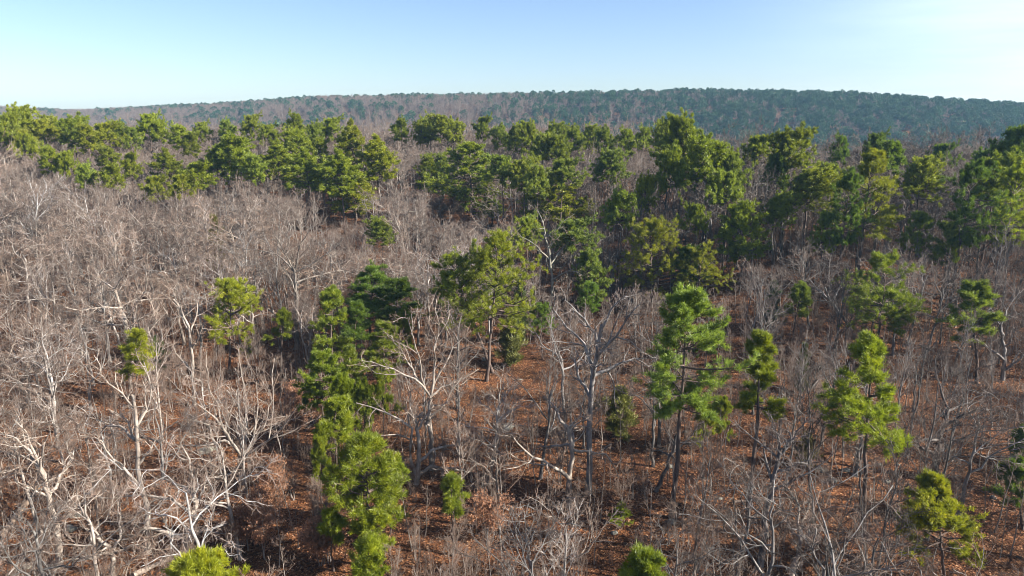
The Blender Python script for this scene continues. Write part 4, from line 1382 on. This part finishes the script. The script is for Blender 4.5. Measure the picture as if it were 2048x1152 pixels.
# the wood beyond the crest, the valley and the far ridge
def far_pine(seed):
    rng = rng_of(seed)
    H, Wd = 12.5, 6.2
    n = 130
    u = rng.random(n)
    z = H * (0.38 + 0.62 * u)
    rad = Wd * 0.5 * np.sqrt(np.clip(1 - (1.75 * u - 0.72) ** 2, 0.05, 1)) * rng.random(n) ** 0.4 * (1 + 0.25 * np.sin(7 * u + seed))
    a = rng.random(n) * 6.28
    C = np.stack([rad * np.cos(a), rad * np.sin(a), z], 1)
    A = norm(np.stack([np.cos(a), np.sin(a), np.full(n, 0.7)], 1))
    nd = needle_tufts(rng, C, A, 7, 0.75, 0.42, 0.9)
    tr = tubes(line(rng, (0, 0, -1), (0, 0, H * 0.9), 4, 0.05)[None], np.linspace(0.2, 0.05, 4)[None], 4)
    V, F = cat([tr, nd])
    mi = np.r_[np.zeros(len(tr[1])), np.ones(len(nd[1]))]
    return D.objects.new('far_pine_pattern', make_mesh('far_pine_pattern', V, F, mats=[M_PBARK, M_FNEED], midx=mi))
def far_bare(seed):
    rng = rng_of(seed)
    TP = line(rng, (0, 0, -1), (0, 0, 9), 6, 0.1)[None]
    TR = np.linspace(0.17, 0.07, 6)[None]
    lp, lr = grow(rng, TP, TR, 14, 0.3, 1, 0.40, R_(40), 5, 0.15, 0.07, 0.5)
    p3, r3 = grow(rng, lp, lr, 8, 0.2, 1, 0.42, R_(40), 3, 0.15, 0.05, 0.6)
    p4, r4 = grow(rng, p3, r3, 4, 0.2, 1, 0.5, R_(40), 2, 0.15, 0.05, 0.6)
    a = tubes(TP, TR, 4)
    b = cat([tubes(lp, np.maximum(lr, 0.045), 3), tubes(p3, np.maximum(r3, 0.026), 3), tubes(p4, np.maximum(r4, 0.022), 3)])
    V, F = cat([a, b])
    return D.objects.new('far_bare_pattern', make_mesh('far_bare_pattern', V, F, mats=[M_OBARK, M_TWIG], midx=np.r_[np.zeros(len(a[1])), np.ones(len(b[1]))]))

FP = [far_pine(s) for s in (1, 2, 3, 4)]
FB = [far_bare(s) for s in (1, 2, 3)]
nf = 52000
fy = np.sqrt(frng.random(nf) * (1150 ** 2 - 120 ** 2) + 120 ** 2)
fx = (frng.random(nf) * 2 - 1) * (0.86 * fy + 30)
a_ = fx / fy
rt_ = sstep(0.05, 0.38, a_)
crest = 174 * (1 - rt_) + 126 * rt_
rd_ = np.interp(a_, RX, RD)
ok = (fy > crest + 12) & (fy < rd_ + 120)
fx, fy, a_, rd_ = fx[ok], fy[ok], a_[ok], rd_[ok]
fz = gz(fx, fy)
# more pines to the right, on the ridge line and in the valley; leafless bands between
band = np.sin(fx * 0.011 + fy * 0.006) * 0.5 + np.sin(fx * 0.027 - fy * 0.021 + 1.0) * 0.4 + np.sin(fx * 0.06 + 2 + fy * 0.05) * 0.35
pp = 0.05 + 0.72 * sstep(-0.14, 0.26, a_) + 0.27 * band + (0.25 + 0.25 * sstep(-0.2, 0.1, a_)) * sstep(-24, -2, fy - rd_) * (a_ > -0.6) + 0.35 * (1 - sstep(330, 430, fy)) - 0.9 * (1 - sstep(230, 290, fy))
isp = frng.random(len(fx)) < np.clip(pp, 0.05, 0.92)
def far_set(name, protos, m, smin, smax):
    k = int(m.sum())
    s = frng.uniform(smin, smax, k)
    sw = s * frng.uniform(0.9, 1.35, k)
    scatter(name, protos, np.stack([fx[m], fy[m], fz[m]], 1), frng.integers(0, len(protos), k), np.stack([np.zeros(k), np.zeros(k), frng.random(k) * 6.28], 1), np.stack([sw, sw, s], 1))
    print(name, k)
far_set('far_pine_forest', FP, isp, 0.48, 1.0)
far_set('far_bare_forest', FB, ~isp, 0.6, 1.1)
tris = sum(len(m.loops) - 2 * len(m.polygons) for m in D.meshes)
print('triangles', tris, 'objects', len(D.objects))
